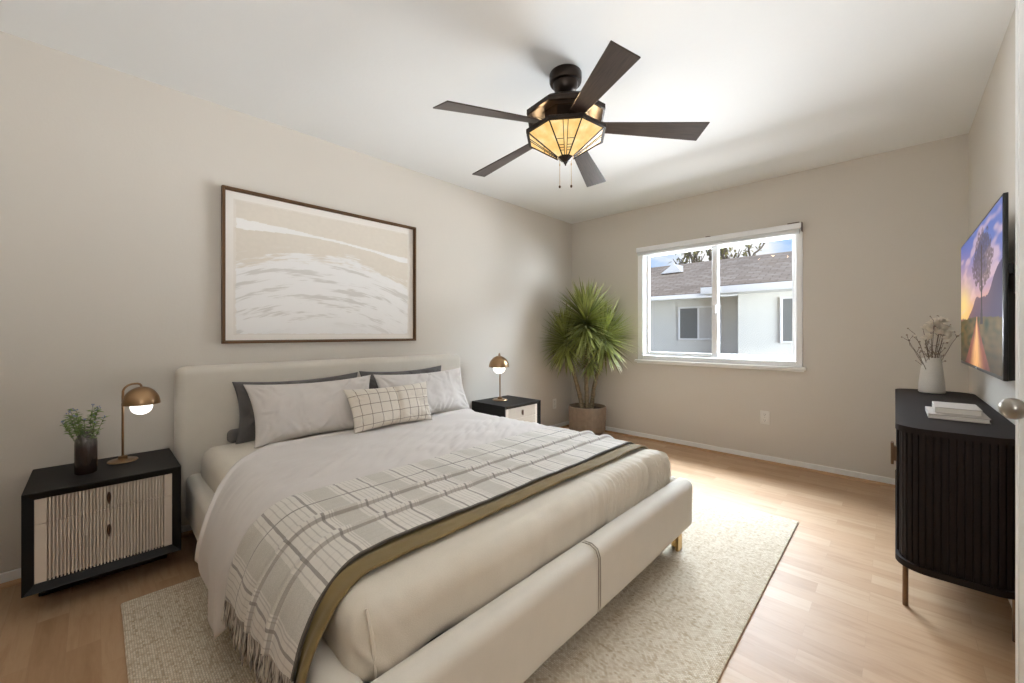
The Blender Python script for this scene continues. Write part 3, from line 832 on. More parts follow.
def add_leaf(bm, p, d, up, L, W, n=4, bend=.3, fold=.25):
    d = d.normalized(); s = d.cross(up)
    s = s.normalized() if s.length > 1e-4 else d.orthogonal().normalized()
    nrm = s.cross(d).normalized(); rows = []
    for k in range(n+1):
        t = k/n; w = W*math.sin(PI*min(.04+t*.93, 1))**.8 if n < 6 else W*(1-t)**.6*min(1, .5+t*4)
        c = p+d*(L*t)-nrm*(bend*L*t*t)
        rows.append((bm.verts.new(c-s*w/2+nrm*w*fold), bm.verts.new(c), bm.verts.new(c+s*w/2+nrm*w*fold)))
    for a_, b_ in zip(rows[:-1], rows[1:]):
        bm.faces.new((a_[0], a_[1], b_[1], b_[0])); bm.faces.new((a_[1], a_[2], b_[2], b_[1]))
sp_root = thing('greenery_sprig', 'leafy green sprig with tiny blue buds standing in the smoked vase', 'greenery', (.254, -4.037, NH+.02))
rs = random.Random(5); bs = bmesh.new(); bl2 = bmesh.new(); buds = []
for k in range(15):
    a_ = rs.uniform(0, 2*PI); sp_ = rs.uniform(.02, .085); hgt = rs.uniform(.20, .275)
    tip = Vector((sp_*math.cos(a_)*.8, sp_*math.sin(a_), hgt)); pts = []
    for j in range(8):
        t = j/7; pts.append(Vector((tip.x*t**1.6+.012*math.cos(a_)*(1-t), tip.y*t**1.6+.012*math.sin(a_)*(1-t), tip.z*t)))
    add_tube(bs, pts, [.0013-.0007*j/7 for j in range(8)], 5)
    for j in range(24):
        t = rs.uniform(.62, 1.0); i = min(int(t*7), 6); p = pts[i].lerp(pts[i+1], t*7-i)
        b_ = rs.uniform(0, 2*PI); add_leaf(bl2, p, Vector((math.cos(b_), math.sin(b_), rs.uniform(.1, .9))), Vector((0, 0, 1)), rs.uniform(.014, .028), rs.uniform(.006, .011), 4, .15)
    for j in range(3): buds.append(pts[-1]+Vector((rs.uniform(-.008, .008), rs.uniform(-.008, .008), rs.uniform(-.004, .006))))
finish('stems', bs, M_stemg, sp_root); finish('leaves', bl2, M_sprig, sp_root, recalc=False); M_bud = plain('pale blue buds', srgb(140, 150, 178), .7)
def beads(name, pts, rads, m, parent):
    bm = bmesh.new(); add_sphere(bm, (0, 0, 0), 1, 8, 6); o = finish(name, bm, m, parent); first = True
    for p, r in zip(pts, rads):
        if not first: o = o.copy(); COL.objects.link(o); o.parent = parent
        o.location = p; o.scale = (r, r, r); first = False
beads('bud', buds, [.0028]*len(buds), M_bud, sp_root)

# ------------------------------------------------------------------ framed art
AY0, AY1, AZ0, AZ1 = -3.501, -2.206, 1.052, 1.970
art = thing('framed_picture', 'large bronze framed abstract print of white brush strokes above the bed', 'picture', (0, 0, 0))
bm = bmesh.new()
def rloop(x, ins): return [bm.verts.new(p) for p in ((x, AY0+ins, AZ0+ins), (x, AY1-ins, AZ0+ins), (x, AY1-ins, AZ1-ins), (x, AY0+ins, AZ1-ins))]
lo = [rloop(.001, 0), rloop(.034, 0), rloop(.035, .001), rloop(.035, .011), rloop(.022, .012), rloop(.022, .018), rloop(.012, .0185), rloop(.001, .0185)]
for a_, b_ in zip(lo, lo[1:]+lo[:1]):
    for k in range(4): bm.faces.new((a_[k], a_[(k+1) % 4], b_[(k+1) % 4], b_[k]))
finish('frame', bm, plain('bronze frame', srgb(104, 78, 54), .42, .55, var=.15), art, ang=20)
box('mat_board', (.004, .012, AY0+.017, AY1-.017, AZ0+.017, AZ1-.017), plain('warm white mat', srgb(234, 228, 220), .8, var=.02), art)
PA = (AY0+.058, AY1-.055, AZ0+.050, AZ1-.060)
BEI = srgb(218, 209, 196); WHI = srgb(236, 234, 232); GRY = srgb(200, 195, 188)
def art_col(u, v):
    u2 = u+.006*nz(v*30, 1)
    def mx(a_, b_, t): return tuple(a_[k]+(b_[k]-a_[k])*t for k in range(3))
    c = tuple(x*(1+.03*nz(u*40, v*40, 3)) for x in BEI[:3])
    # arcs of dry brush, all bowed upward
    dx_ = (u-.45)*1.46; R_ = (math.hypot(dx_, v+1.2)-1.2)/.72      # wide concentric arcs
    aa = math.atan2(dx_, v+1.2)*2.6
    edge = 1.0+.03*nz(u*2.5, 7)
    st = nz(aa*2.0+3, R_*17, 1)*.6+nz(aa*5, R_*52, 2)*.45+nz(aa*14, R_*120, 5)*.35
    cover = sstep(-.30, .12, st+2.3*sstep(1.02, .50, R_)-.42)*sstep(edge+.02, edge-.03, R_)
    c = mx(c, WHI, .95*cover)
    gs = sstep(.10, .40, nz(aa*1.5+4, R_*15, 8)+.5*nz(aa*7, R_*80, 9))*sstep(.05, .3, R_)*sstep(.95, .8, R_)
    c = mx(c, GRY, .7*gs)
    # long white stroke near the top
    y0 = .825-.095*sstep(.2, 1.0, u)*(u)+.006*nz(u*6, 2)
    th = lerp(.036, .010, sstep(0, .45, u))*lerp(1, 2.6, sstep(.70, 1, u))
    if abs(v-y0) < th*(1+.3*nz(u*18, v*50)): c = mx(c, (WHI[0]*1.02, WHI[1]*1.02, WHI[2]*1.02), .9)
    e = min(u, 1-u, v, 1-v)
    if e < .010+.006*nz(u*30, v*30): c = mx(c, srgb(226, 218, 208), .8)
    return c
color_grid('print', 300, 210, lambda u, v: (.0125+0*u, lerp(PA[0], PA[1], u), lerp(PA[2], PA[3], v)), art_col, vcol_mat('printed paper', .7), art)

# ------------------------------------------------------------------ ceiling fan
FX, FY = 1.618, -2.342; FA = math.radians(-53.8)
fan = thing('ceiling_fan', 'dark bronze five-blade ceiling fan with lit octagonal amber glass light', 'ceiling fan', (FX, FY, H))
OC = FA+PI/8
lathe('canopy', [(0, 0), (.080, 0), (.082, -.004), (.082, -.042), (.078, -.050), (.064, -.052), (.062, -.066), (.054, -.086), (.036, -.100), (.018, -.105), (.0, -.105)], M_fanmetal, fan, 40)
tube('downrod', [(0, 0, -.10), (0, 0, -.14)], .013, M_fanmetal, fan, 14)
bm = bmesh.new()
add_lathe(bm, [(0, -.124), (.060, -.126), (.085, -.134), (.190, -.198), (.208, -.212), (.208, -.234), (.198, -.236), (.125, -.214), (.112, -.216), (.112, -.300), (.0, -.300)], 8, rot=OC)
finish('motor_housing', bm, M_fanmetal, fan, ang=15)
box_b = bmesh.new(); add_box(box_b, -.02, .02, -.004, .004, -.011, .011, .001, 1)
bmesh.ops.rotate(box_b, verts=box_b.verts, cent=(0, 0, 0), matrix=Matrix.Rotation(rd(-57), 3, 'X'))
bmesh.ops.translate(box_b, verts=box_b.verts, vec=(0, -.118, -.166)); bmesh.ops.rotate(box_b, verts=box_b.verts, cent=(0, 0, 0), matrix=Matrix.Rotation(FA+PI/2, 3, 'Z'))
finish('name_plate', box_b, plain('pale metal plate', srgb(176, 168, 140), .35, .6), fan)
bm = bmesh.new()
add_lathe(bm, [(.110, -.292), (.198, -.302), (.211, -.310), (.211, -.326), (.198, -.328), (.196, -.320), (.110, -.310)], 8, rot=OC, close=True)
finish('light_rim', bm, M_fanmetal, fan, ang=15)
def amber():
    n = NT('amber stained glass'); v = n.coord()
    sp = n.n('ShaderNodeSeparateXYZ'); n.l(v, sp.inputs[0])
    f = n.math('ADD', n.noise(v, 18, 4), 0)
    c = n.ramp(f, [(.25, (.92, .50, .14, 1)), (.5, (1.0, .66, .25, 1)), (.75, (1.0, .82, .48, 1))])
    n.set(n.mix(.7, c, (.05, .03, .015, 1)), .5); n.l(c, n.b.inputs['Emission Color']); n.b.inputs['Emission Strength'].default_value = .74; return n.m
Zt, Zb, Rt, Rb = -.325, -.428, .196, .042
bm = bmesh.new(); add_lathe(bm, [(Rt, Zt), (Rb, Zb), (Rb-.003, Zb+.003), (Rt-.005, Zt)], 8, rot=OC, close=True)
glass = finish('glass_shade', bm, amber(), fan, smooth=False)
bm = bmesh.new()
def oc_pt(face, lat, t, off=.0015):
    """point on the glass: face index, lateral -1..1, t 0 top .. 1 bottom"""
    r = lerp(Rt, Rb, t)*math.cos(PI/8); w = lerp(Rt, Rb, t)*math.sin(PI/8)
    a_ = FA+face*PI/4
    return Vector((math.cos(a_)*(r+off)-math.sin(a_)*w*lat, math.sin(a_)*(r+off)+math.cos(a_)*w*lat, lerp(Zt, Zb, t)-off))
for f in range(8):
    add_tube(bm, [oc_pt(f, 1, 0), oc_pt(f, 1, 1)], .0036, 6)
    if f % 2 == 0:
        for s in (-1, 1):
            add_tube(bm, [oc_pt(f, s*.16, 0), oc_pt(f, s*.30, 1)], .0019, 5)
            for t in (.52, .70, .78, .86):
                add_tube(bm, [oc_pt(f, s*lerp(.16, .30, t), t), oc_pt(f, s*1, t)], .0016, 5)
    else:
        pass
finish('leading', bm, M_fanmetal, glass)
lathe('finial', [(0, -.470), (.004, -.468), (.005, -.460), (.010, -.456), (.012, -.450), (.030, -.436), (.042, -.426), (.044, -.421), (.0, -.421)], M_fanmetal, fan, 8, rot=OC, ang=20)
cd = Vector((math.cos(FA), math.sin(FA), 0)); rdv = Vector((-math.sin(FA), math.cos(FA), 0))
for s in (-1, 1):
    p = rdv*s*.029+cd*.012
    bm = bmesh.new(); add_tube(bm, [p+Vector((0, 0, -.43)), p+Vector((0, 0, -.575))], .0011, 6)
    add_tube(bm, [p+Vector((0, 0, -.462)), p+Vector((0, 0, -.474))], .0026, 8)
    ch = finish('pull_chain', bm, M_gold, fan)
    bm = bmesh.new(); add_sphere(bm, p+Vector((0, 0, -.580)), .0075, 12, 8, (.8, .8, 1.0)); finish('chain_knob', bm, M_bronze, ch)
for k in range(4):
    d = bpy.data.lights.new('fan_bulb', 'POINT'); d.energy = .6; d.color = (1, .70, .38); d.shadow_soft_size = .02
    o = bpy.data.objects.new('fan_bulb', d); COL.objects.link(o); o.parent = fan
    o.location = (.165*math.cos(FA+PI/4+k*PI/2), .165*math.sin(FA+PI/4+k*PI/2), -.272)
def blade_wood():
    n = NT('dark walnut blade'); v = n.coord(scale=(3, 60, 1))
    n.set(n.ramp(n.noise(v, 3, 4), [(.3, srgb(48, 38, 34)), (.7, srgb(74, 60, 54))]), .38); n.b.inputs['Coat Weight'].default_value = .15; return n.m
M_blade = blade_wood()
bm = bmesh.new()
out = [(.170, -.036), (.682, -.066), (.662, .062), (.170, .036)]
add_prism(bm, out, -.003, .003)
bmesh.ops.bevel(bm, geom=list(bm.edges), offset=.0015, segments=1, affect='EDGES')
bm2 = bmesh.new()
add_prism(bm2, [(.09, -.022), (.16, -.034), (.235, -.026), (.245, 0), (.235, .026), (.16, .034), (.09, .022)], .003, .008)
me_b = None
for k in range(5):
    a_ = math.radians(-35.5+72*k)
    if me_b is None:
        bo = finish('blade', bm, M_blade, fan, ang=20); bi = finish('blade_iron', bm2, M_fanmetal, bo); me_b = (bo, bi)
    else:
        bo = me_b[0].copy(); COL.objects.link(bo); bo.parent = fan
        bi = me_b[1].copy(); COL.objects.link(bi); bi.parent = bo
    bo.location = (0, 0, -.266); bo.rotation_euler = (rd(-13), rd(6.2), a_)

# ------------------------------------------------------------------ potted plant
plant = thing('potted_plant', 'tall potted yucca with spiky green heads in the corner by the window', 'plant', (.40, -.275, 0))
def pot_mat():
    n = NT('ribbed clay pot'); v = n.coord()
    n.set(n.mix(n.noise(v, 25, 4), srgb(120, 104, 88), srgb(146, 128, 110)), .8); n.bump(n.noise(v, 120, 3), .3, .002); return n.m
bm = bmesh.new(); n_ = 144
prof = [(.0, .02), (.150, .02), (.165, .03), (.192, .06), (.200, .30), (.200, .318), (.190, .32), (.186, .30), (.180, .27), (0, .27)]
rings = []
for (r, z) in prof:
    if r < 1e-5: rings.append([bm.verts.new((0, 0, z))]); continue
    rib = r > .19 and .055 < z < .31
    rings.append([bm.verts.new(((r+(.003 if (k//2) % 2 else -.001)*rib)*math.cos(2*PI*k/n_), (r+(.003 if (k//2) % 2 else -.001)*rib)*math.sin(2*PI*k/n_), z)) for k in range(n_)])
for a_, b_ in zip(rings[:-1], rings[1:]):
    for k in range(n_):
        k2 = (k+1) % n_
        if len(a_) == 1: bm.faces.new((a_[0], b_[k], b_[k2]))
        elif len(b_) == 1: bm.faces.new((a_[k], a_[k2], b_[0]))
        else: bm.faces.new((a_[k], a_[k2], b_[k2], b_[k]))
finish('pot', bm, pot_mat(), plant)
lathe('pot_foot', [(0, .0005), (.15, .0005), (.15, .022), (0, .022)], M_bronze, plant, 40)
bm = bmesh.new(); add_lathe(bm, [(0, .262), (.183, .262), (.183, .284), (.12, .290), (0, .294)], 40); finish('soil', bm, M_soil, plant)
tm = NT('yucca bark'); tv2 = tm.coord(scale=(1, 1, 3)); tm.set(tm.ramp(tm.noise(tv2, 30, 4), [(.3, srgb(98, 82, 60)), (.7, srgb(150, 132, 104))]), .9); tm.bump(tm.noise(tm.coord(scale=(1, 1, 4)), 40, 3), .9, .006)
def trunk(pts, r0, r1):
    bm = bmesh.new(); P = []; R_ = []
    for k in range(15):
        t = k/14; q = t*(len(pts)-1); i = min(int(q), len(pts)-2); P.append(Vector(pts[i]).lerp(Vector(pts[i+1]), q-i)+Vector((.003*nz(k, 1), .003*nz(k, 2), 0))); R_.append(lerp(r0, r1, t)*(1+.14*(k % 2)))
    add_tube(bm, P, R_, 10); return finish('trunk', bm, tm.m, plant)
trunk([(-.04, -.02, .27), (-.085, -.05, .5), (-.19, -.125, .95)], .024, .019)
trunk([(.0, .0, .27), (.0, -.02, .6), (.045, -.075, 1.12)], .025, .020)
trunk([(.035, .025, .27), (.055, .04, .5), (.155, .09, 1.0)], .023, .018)
def yl_mat():
    n = NT('yucca leaf'); a_ = n.n('ShaderNodeAttribute'); a_.attribute_name = 'Col'
    n.set(a_.outputs['Color'], .42); n.b.inputs['Specular IOR Level'].default_value = .4; return n.m
M_yl = yl_mat()
rp = random.Random(11)
def head(cx, cy, cz, R_, N_, low=-.75):
    bm = bmesh.new(); cl = bm.loops.layers.float_color.new('Col')
    base = Vector((cx, cy, cz))
    for k in range(N_):
        zz = lerp(low, 1.0, (k+.5)/N_); th = k*2.399963+rp.uniform(-.3, .3)
        rr = math.sqrt(max(0, 1-zz*zz)); d = Vector((rr*math.cos(th), rr*math.sin(th), zz+.05)).normalized()
        L = R_*rp.uniform(.72, 1.06)*lerp(.86, 1.03, (zz+1)/2); W = rp.uniform(.024, .034); bend = lerp(.03, .05, (zz+1)/2)*rp.uniform(.2, 1.8)
        st = base+d*.03+Vector((0, 0, zz*.07))
        sd = d.cross(Vector((0, 0, 1))); sd = sd.normalized() if sd.length > 1e-3 else Vector((1, 0, 0)); nr = sd.cross(d).normalized()
        shade = rp.uniform(0, 1); g0 = Vector(srgb(58, 74, 30)[:3]).lerp(Vector(srgb(150, 158, 78)[:3]), shade**1.5); g1 = Vector(srgb(172, 178, 98)[:3]).lerp(Vector(srgb(218, 216, 146)[:3]), rp.random())
        rows = []; n = 6
        for j in range(n+1):
            t = j/n; w = W*min(1, .55+t*2.2)*max(.03, 1-t**2.2)
            c = st+d*(L*t)-Vector((0, 0, 1))*(bend*L*t*t*(.35+rr))
            # stay clear of the walls
            c.x = max(c.x, -.385+.006*j); c.y = min(c.y, .262-.004*j)
            rows.append([bm.verts.new(c-sd*w/2+nr*w*.22), bm.verts.new(c), bm.verts.new(c+sd*w/2+nr*w*.22)])
        for j in range(n):
            for q in (0, 1):
                f = bm.faces.new((rows[j][q], rows[j][q+1], rows[j+1][q+1], rows[j+1][q])); f.smooth = True
                for lp in f.loops:
                    vi = [v for r_ in rows for v in r_].index(lp.vert) % 3
                    t = j/n; c = g0.lerp(g1, (.25 if vi == 1 else .75)*(.4+.6*t)); lp[cl] = (c.x, c.y, c.z, 1)
    me = bpy.data.meshes.new('leaf_head'); bm.to_mesh(me); bm.free()
    return put('leaf_head', me, M_yl, plant)
head(-.19, -.13, 1.01, .37, 270, -.95)
head(.18, .06, 1.05, .38, 280, -.95)
head(.05, -.02, .84, .21, 100, -.95)
head(.04, -.08, 1.21, .42, 500, -.95)

# ------------------------------------------------------------------ television
TX, TY0, TY1, TZ0, TZ1 = 3.099, -1.905, -.722, .952, 1.584
tv = thing('television', 'slim black wall-mounted television showing a sunset road and tree', 'television', (TX, (TY0+TY1)/2, (TZ0+TZ1)/2))
hw, hh = (TY1-TY0)/2, (TZ1-TZ0)/2
bm = bmesh.new(); add_box(bm, 0, .012, -hw, hw, -hh, hh, .002, 2); finish('bezel', bm, M_tvblack, tv)
bm = bmesh.new(); a0 = [(.012, -hw+.02, -hh), (.012, hw-.02, -hh), (.012, hw-.02, .0), (.012, -hw+.02, .0)]
b0 = [(.048, -hw+.03, -hh+.005), (.048, hw-.03, -hh+.005), (.048, hw-.03, -.05), (.048, -hw+.03, -.05)]
A_ = [bm.verts.new(p) for p in a0]; B_ = [bm.verts.new(p) for p in b0]
for k in range(4): bm.faces.new((A_[k], A_[(k+1) % 4], B_[(k+1) % 4], B_[k]))
bm.faces.new(A_); bm.faces.new(list(reversed(B_)))
finish('back_housing', bm, M_tvblack, tv, ang=20)
bm = bmesh.new(); add_box(bm, .046, RX-TX-.001, -.22, .22, -.17, -.05, .004, 1); add_box(bm, .012, .05, -.40, .40, .06, .10, .003, 1); add_box(bm, RX-TX-.008, RX-TX-.001, -.30, .30, -.20, .10, .002, 1)
finish('wall_mount', bm, M_tvblack, tv)
def lin(r, g, b): return Vector(srgb(r, g, b)[:3])
def tv_col(u, v):
    # u 0 left .. 1 right, v 0 bottom .. 1 top
    hz = .345
    sky_ = lin(255, 178, 96).lerp(lin(206, 164, 176), sstep(hz, .60, v)).lerp(lin(98, 116, 186), sstep(.5, 1.0, v+.25*(u-.3)))
    glow = math.exp(-((u-.10)**2/.05+(v-.47)**2/.03)); sky_ = sky_.lerp(lin(255, 222, 140), min(1, glow))
    cl = nz(u*3, v*9, 2)+.5*nz(u*9, v*20, 4); sky_ = sky_.lerp(lin(245, 205, 200), .5*sstep(.05, .5, cl))
    c = sky_
    mtn = .36+.30*math.exp(-((u-1.02)/.30)**2)+.12*math.exp(-((u-.50)/.16)**2)+.03*nz(u*7, 3)
    if v < mtn: c = lin(74, 62, 92).lerp(lin(150, 104, 98), sstep(.2, mtn, v)*(1-u))
    if v < hz+.015*math.sin(u*4):
        c = lin(66, 68, 38).lerp(lin(122, 96, 54), .5+.8*nz(u*9, v*25, 1)); c = c.lerp(lin(58, 46, 38), .6*sstep(.28, 0, v))
        cx = .50-.02*(hz-v)/hz; w = .012+1.05*max(hz-v, 0)**1.15
        if abs(u-cx) < w:
            s_ = abs(u-cx)/w; c = lin(255, 190, 120).lerp(lin(150, 84, 66), sstep(.0, .75, s_)); c = c.lerp(lin(90, 64, 60), .6*sstep(.12, 0, v)*s_)
            if abs(nz(u*30, v*6, 4)) > .35: c = c*.8
    # tree
    tx = .615
    if abs(u-tx) < .012+.02*sstep(.45, .3, v) and .30 < v < .85: c = lin(58, 46, 44)
    dx, dy = (u-.625)/.235, (v-.745)/.205
    rr = dx*dx*(1+.5*max(dy, 0))+dy*dy
    if rr < .95+.5*nz(u*14, v*14, 7) and nz(u*40, v*34, 3)+.6*nz(u*90, v*70, 6) > -.75+.60*rr: c = c.lerp(lin(80, 60, 52), .74+.3*nz(u*60, v*50, 9))
    return c
color_grid('screen', 190, 140, lambda u, v: (-.0006, lerp(hw-.009, -hw+.009, u), lerp(-hh+.014, hh-.009, v)), tv_col, vcol_mat('lit screen', .6, .78, .05), tv)
bm = bmesh.new(); add_tube(bm, [(-.0006, 0, -hh+.007), (-.0016, 0, -hh+.007)], .006, 14); add_box(bm, -.0016, -.0004, .010, .030, -hh+.004, -hh+.010); finish('badge', bm, plain('silver badge', srgb(190, 190, 192), .3, .5), tv)

# ------------------------------------------------------------------ sideboard
SX0, SX1, SY0, SY1, SZ0, SZT = 2.838, 3.182, -1.835, -.300, .195, .748
sb = thing('sideboard', 'black fluted sideboard with rounded ends and slim bronze legs under the television', 'sideboard', ((SX0+SX1)/2, (SY0+SY1)/2, 0))
cx, cy = (SX0+SX1)/2, (SY0+SY1)/2; hx, hy = (SX1-SX0)/2, (SY1-SY0)/2
def rrect(hx, hy, r, n=10):
    P = []
    for (sx, sy, a0) in ((1, 1, 0), (-1, 1, PI/2), (-1, -1, PI), (1, -1, 3*PI/2)):
        for k in range(n+1):
            a_ = a0+PI/2*k/n; P.append((sx*(hx-r)+r*math.cos(a_), sy*(hy-r)+r*math.sin(a_)))
    return P
def slab(name, z0, z1, ins, bev):
    bm = bmesh.new(); add_prism(bm, rrect(hx-ins, hy-ins, .095-ins), z0, z1)
    es = [e for e in bm.edges if abs(e.verts[0].co.z-e.verts[1].co.z) < 1e-6]
    bmesh.ops.bevel(bm, geom=es, offset=bev, segments=3, affect='EDGES'); return finish(name, bm, M_sb, sb, ang=30)
M_sb = plain('espresso wood', srgb(34, 26, 23), .6, var=.22, scale=25, bump=.06, bscale=120, Specular_IOR_Level=.12)
slab('top', SZT-.024, SZT, 0, .004); slab('base', SZ0, SZ0+.024, 0.0, .004)
def perimeter(r_in):
    base = rrect(hx-r_in, hy-r_in, .095-r_in, 24); out_ = []
    n = len(base)
    S = []
    for k in range(n):
        p, q = Vector(base[k]), Vector(base[(k+1) % n]); S.append((p, q, (q-p).length))
    return S
def fluted(name, keep, ins=.012):
    S = perimeter(ins); tot = sum(s[2] for s in S); cnt = int(tot/.0195); pitch = tot/cnt
    samples = []
    for k in range(cnt):
        for (f, dp) in ((.02, .006), (.20, .006), (.24, .0), (.61, -.0), (.98, 0)): samples.append((pitch*(k+f), dp))
    pts = []; acc = 0; i = 0
    for (s, dp) in samples:
        while acc+S[i][2] < s and i < len(S)-1: acc += S[i][2]; i += 1
        p, q, l = S[i]; t = (s-acc)/max(l, 1e-9); c = p.lerp(q, t); d = (q-p).normalized(); nrm = Vector((d.y, -d.x)); pts.append(c-nrm*dp)
    bm = bmesh.new(); n = len(pts)
    lo = [bm.verts.new((p.x, p.y, SZ0+.02)) for p in pts]; hi = [bm.verts.new((p.x, p.y, SZT-.02)) for p in pts]
    for k in range(n):
        bm.faces.new((lo[k], lo[(k+1) % n], hi[(k+1) % n], hi[k]))
    return finish(name, bm, M_sb, sb, smooth=False)
fluted('body', None)
# three front doors with bronze pulls (front faces the room, local -x)
for k in range(3):
    y0 = -hy+.10+k*(2*hy-.20)/3; y1 = y0+(2*hy-.20)/3
    bm = bmesh.new(); n = 14; pt = (y1-y0-.004)/n
    for j in range(n): add_box(bm, -hx+.004, -hx+.012, y0+.002+j*pt, y0+.002+(j+.86)*pt, SZ0+.03, SZT-.03, .001, 1)
    d = finish('door', bm, M_sb, sb)
    if k: continue
    yh = y0+.05
    bm = bmesh.new(); add_box(bm, -hx-.014, -hx-.004, yh-.02, yh+.02, .565, .655, .002, 1)
    add_box(bm, -hx-.008, -hx+.006, yh-.012, yh+.012, .58, .64)
    finish('handle', bm, M_aged, d)
for sx in (-1, 1):
    for sy in (-1, 1):
        bm = bmesh.new(); add_tube(bm, [(sx*(hx-.03), sy*(hy-.12), .0005), (sx*(hx-.03), sy*(hy-.12), SZ0+.004)], .009, 14); finish('leg', bm, M_aged, sb)

# ceramic vase and dried flowers on it
cv = lathe('ceramic_vase', [(0, 0), (.054, 0), (.059, .005), (.059, .018), (.055, .08), (.046, .16), (.041, .205), (.041, .212), (.038, .214), (.036, .205), (.041, .16), (.049, .08), (.053, .02), (0, .012)], M_ceramic, None, 44)
cv.location = (3.0, -.455, SZT+.0005); tag(cv, 'tapered white ceramic vase on the far end of the black sideboard', 'vase')
df = thing('dried_flowers', 'white dried blossoms on bare brown twigs in the ceramic vase', 'flowers', (3.0, -.455, SZT+.03))
rf = random.Random(3); dry = []; M_twig = plain('brown twig', srgb(92, 74, 60), .8); M_bls = plain('cream petals', srgb(230, 222, 209), .8, var=.08)
RT = Vector((math.cos(rd(43.75)), math.sin(rd(43.75)), 0)); DP = Vector((-RT.y, RT.x, 0))
tw = [(-.185, .29), (-.125, .33), (-.08, .30), (-.04, .37), (0, .40), (.03, .39), (.06, .36), (.10, .32), (.135, .31), (.02, .33), (-.02, .31), (.07, .28), (-.10, .26), (-.05, .41), (.045, .42)]
for (lat, hg) in tw:
    dep = rf.uniform(-.07, .05); tip = RT*lat+DP*dep+Vector((0, 0, hg)); pts = []
    for j in range(9):
        t = j/8; pts.append(Vector((tip.x*t**1.5, tip.y*t**1.5, tip.z*t))+RT*(.008*nz(lat*50, t*5))*t)
    bt = bmesh.new(); add_tube(bt, pts, [.0026-.0016*j/8 for j in range(9)], 5)
    for j in range(5):
        i = rf.randint(4, 8); p = pts[i]; q = p+RT*rf.uniform(-.035, .035)+DP*rf.uniform(-.02, .02)+Vector((0, 0, rf.uniform(.005, .04)))
        add_tube(bt, [p, q], [.0014, .0008], 5)
        dry.append(q)
    finish('twig', bt, M_twig, df)
for (lat, hg, r) in ((-.03, .345, .032), (.0, .385, .038), (.028, .36, .034), (-.055, .36, .026), (.01, .33, .034), (.045, .325, .030), (-.02, .30, .030), (.03, .40, .024), (.06, .30, .024), (-.165, .295, .010), (-.125, .315, .010), (.085, .33, .014), (-.01, .41, .022)):
    c = RT*lat+DP*rf.uniform(-.06, .0)+Vector((0, 0, hg)); bf = bmesh.new()
    r *= 1.25; up_ = Vector((rf.uniform(-.4, .4), rf.uniform(-.6, .1), .7)).normalized(); sd_ = up_.orthogonal().normalized()
    for ring, (nn, tilt, ll) in enumerate(((6, .35, 1.0), (5, .9, .85), (4, 1.4, .6))):
        for k in range(nn):
            q_ = Matrix.Rotation(2*PI*k/nn+ring*.5, 3, up_) @ sd_
            add_leaf(bf, c+q_*r*.12, q_+up_*tilt, up_, r*ll, r*.75, 4, -.35, .35)
    finish('blossom', bf, M_bls, df, recalc=False)
beads('dry_bud', dry, [rf.uniform(.003, .0055) for _ in dry], plain('grey brown buds', srgb(150, 134, 120), .8), df)

# books
def book(label, cx_, cy_, z0, w, d, h, rot, group):
    t = thing('book', label, 'book', (cx_, cy_, z0), rot, group)
    bm = bmesh.new(); add_box(bm, -w/2, w/2, -d/2, d/2, 0, .003, .001, 1); add_box(bm, -w/2, w/2, -d/2, d/2, h-.003, h, .001, 1)
    add_box(bm, -w/2, -w/2+.003, -d/2, d/2, .002, h-.002, .001, 1); finish('cover', bm, M_paper, t)
    bm = bmesh.new(); add_box(bm, -w/2+.003, w/2-.004, -d/2+.004, d/2-.004, .003, h-.003); finish('pages', bm, M_pages, t)
    return t
BX, BYk = 3.03, -1.43
book('wide thin pale grey book at the bottom of the pair on the sideboard', 3.028, -1.415, SZT+.0005, .175, .235, .020, 0, 'books on the sideboard')
book('smaller thick pale grey book lying on top of the wide book', 3.030, -1.395, SZT+.021, .135, .20, .026, 0, 'books on the sideboard')

# ------------------------------------------------------------------ outside
def shingle():
    n = NT('asphalt shingles'); v = n.coord()
    br = n.n('ShaderNodeTexBrick'); n.l(v, br.inputs['Vector']); br.offset = .5
    br.inputs['Scale'].default_value = 1; br.inputs['Brick Width'].default_value = .30; br.inputs['Row Height'].default_value = .13; br.inputs['Mortar Size'].default_value = .008
    br.inputs['Color1'].default_value = srgb(156, 144, 128); br.inputs['Color2'].default_value = srgb(188, 176, 160); br.inputs['Mortar'].default_value = srgb(112, 98, 86)
    c = n.mix(n.math('MULTIPLY', n.noise(v, 6, 4), .5), br.outputs['Color'], srgb(140, 118, 100))
    n.set(c, .95); n.bump(br.outputs['Fac'], -.5, .02); return n.m
M_roof = shingle()
M_stucco = plain('pale stucco', srgb(224, 222, 213), .9, var=.05, scale=3, bump=.3, bscale=60)
M_ground = plain('dark yard ground', srgb(88, 80, 66), .95, var=.25)  # unseen ground, coloured dark to keep lamp bounce off the house
g = struct(box('ground', (-14, 12, .18, 22, -.30, -.12), M_ground))
house = thing('house', 'pale stucco house with brown shingle roof seen through the window', 'house', (0, 6.4, -.12))
def hpart(name, b, m, parent=house, bev=0):
    o = box(name, (b[0], b[1], b[2]-6.4, b[3]-6.4, b[4]+.12, b[5]+.12), m, parent, bev); return o
hpart('wall', (-7, .30, 7.0, 7.2, -.12, 2.05), M_stucco); hpart('wall', (.20, 6, 6.35, 7.3, -.12, 2.08), M_stucco)
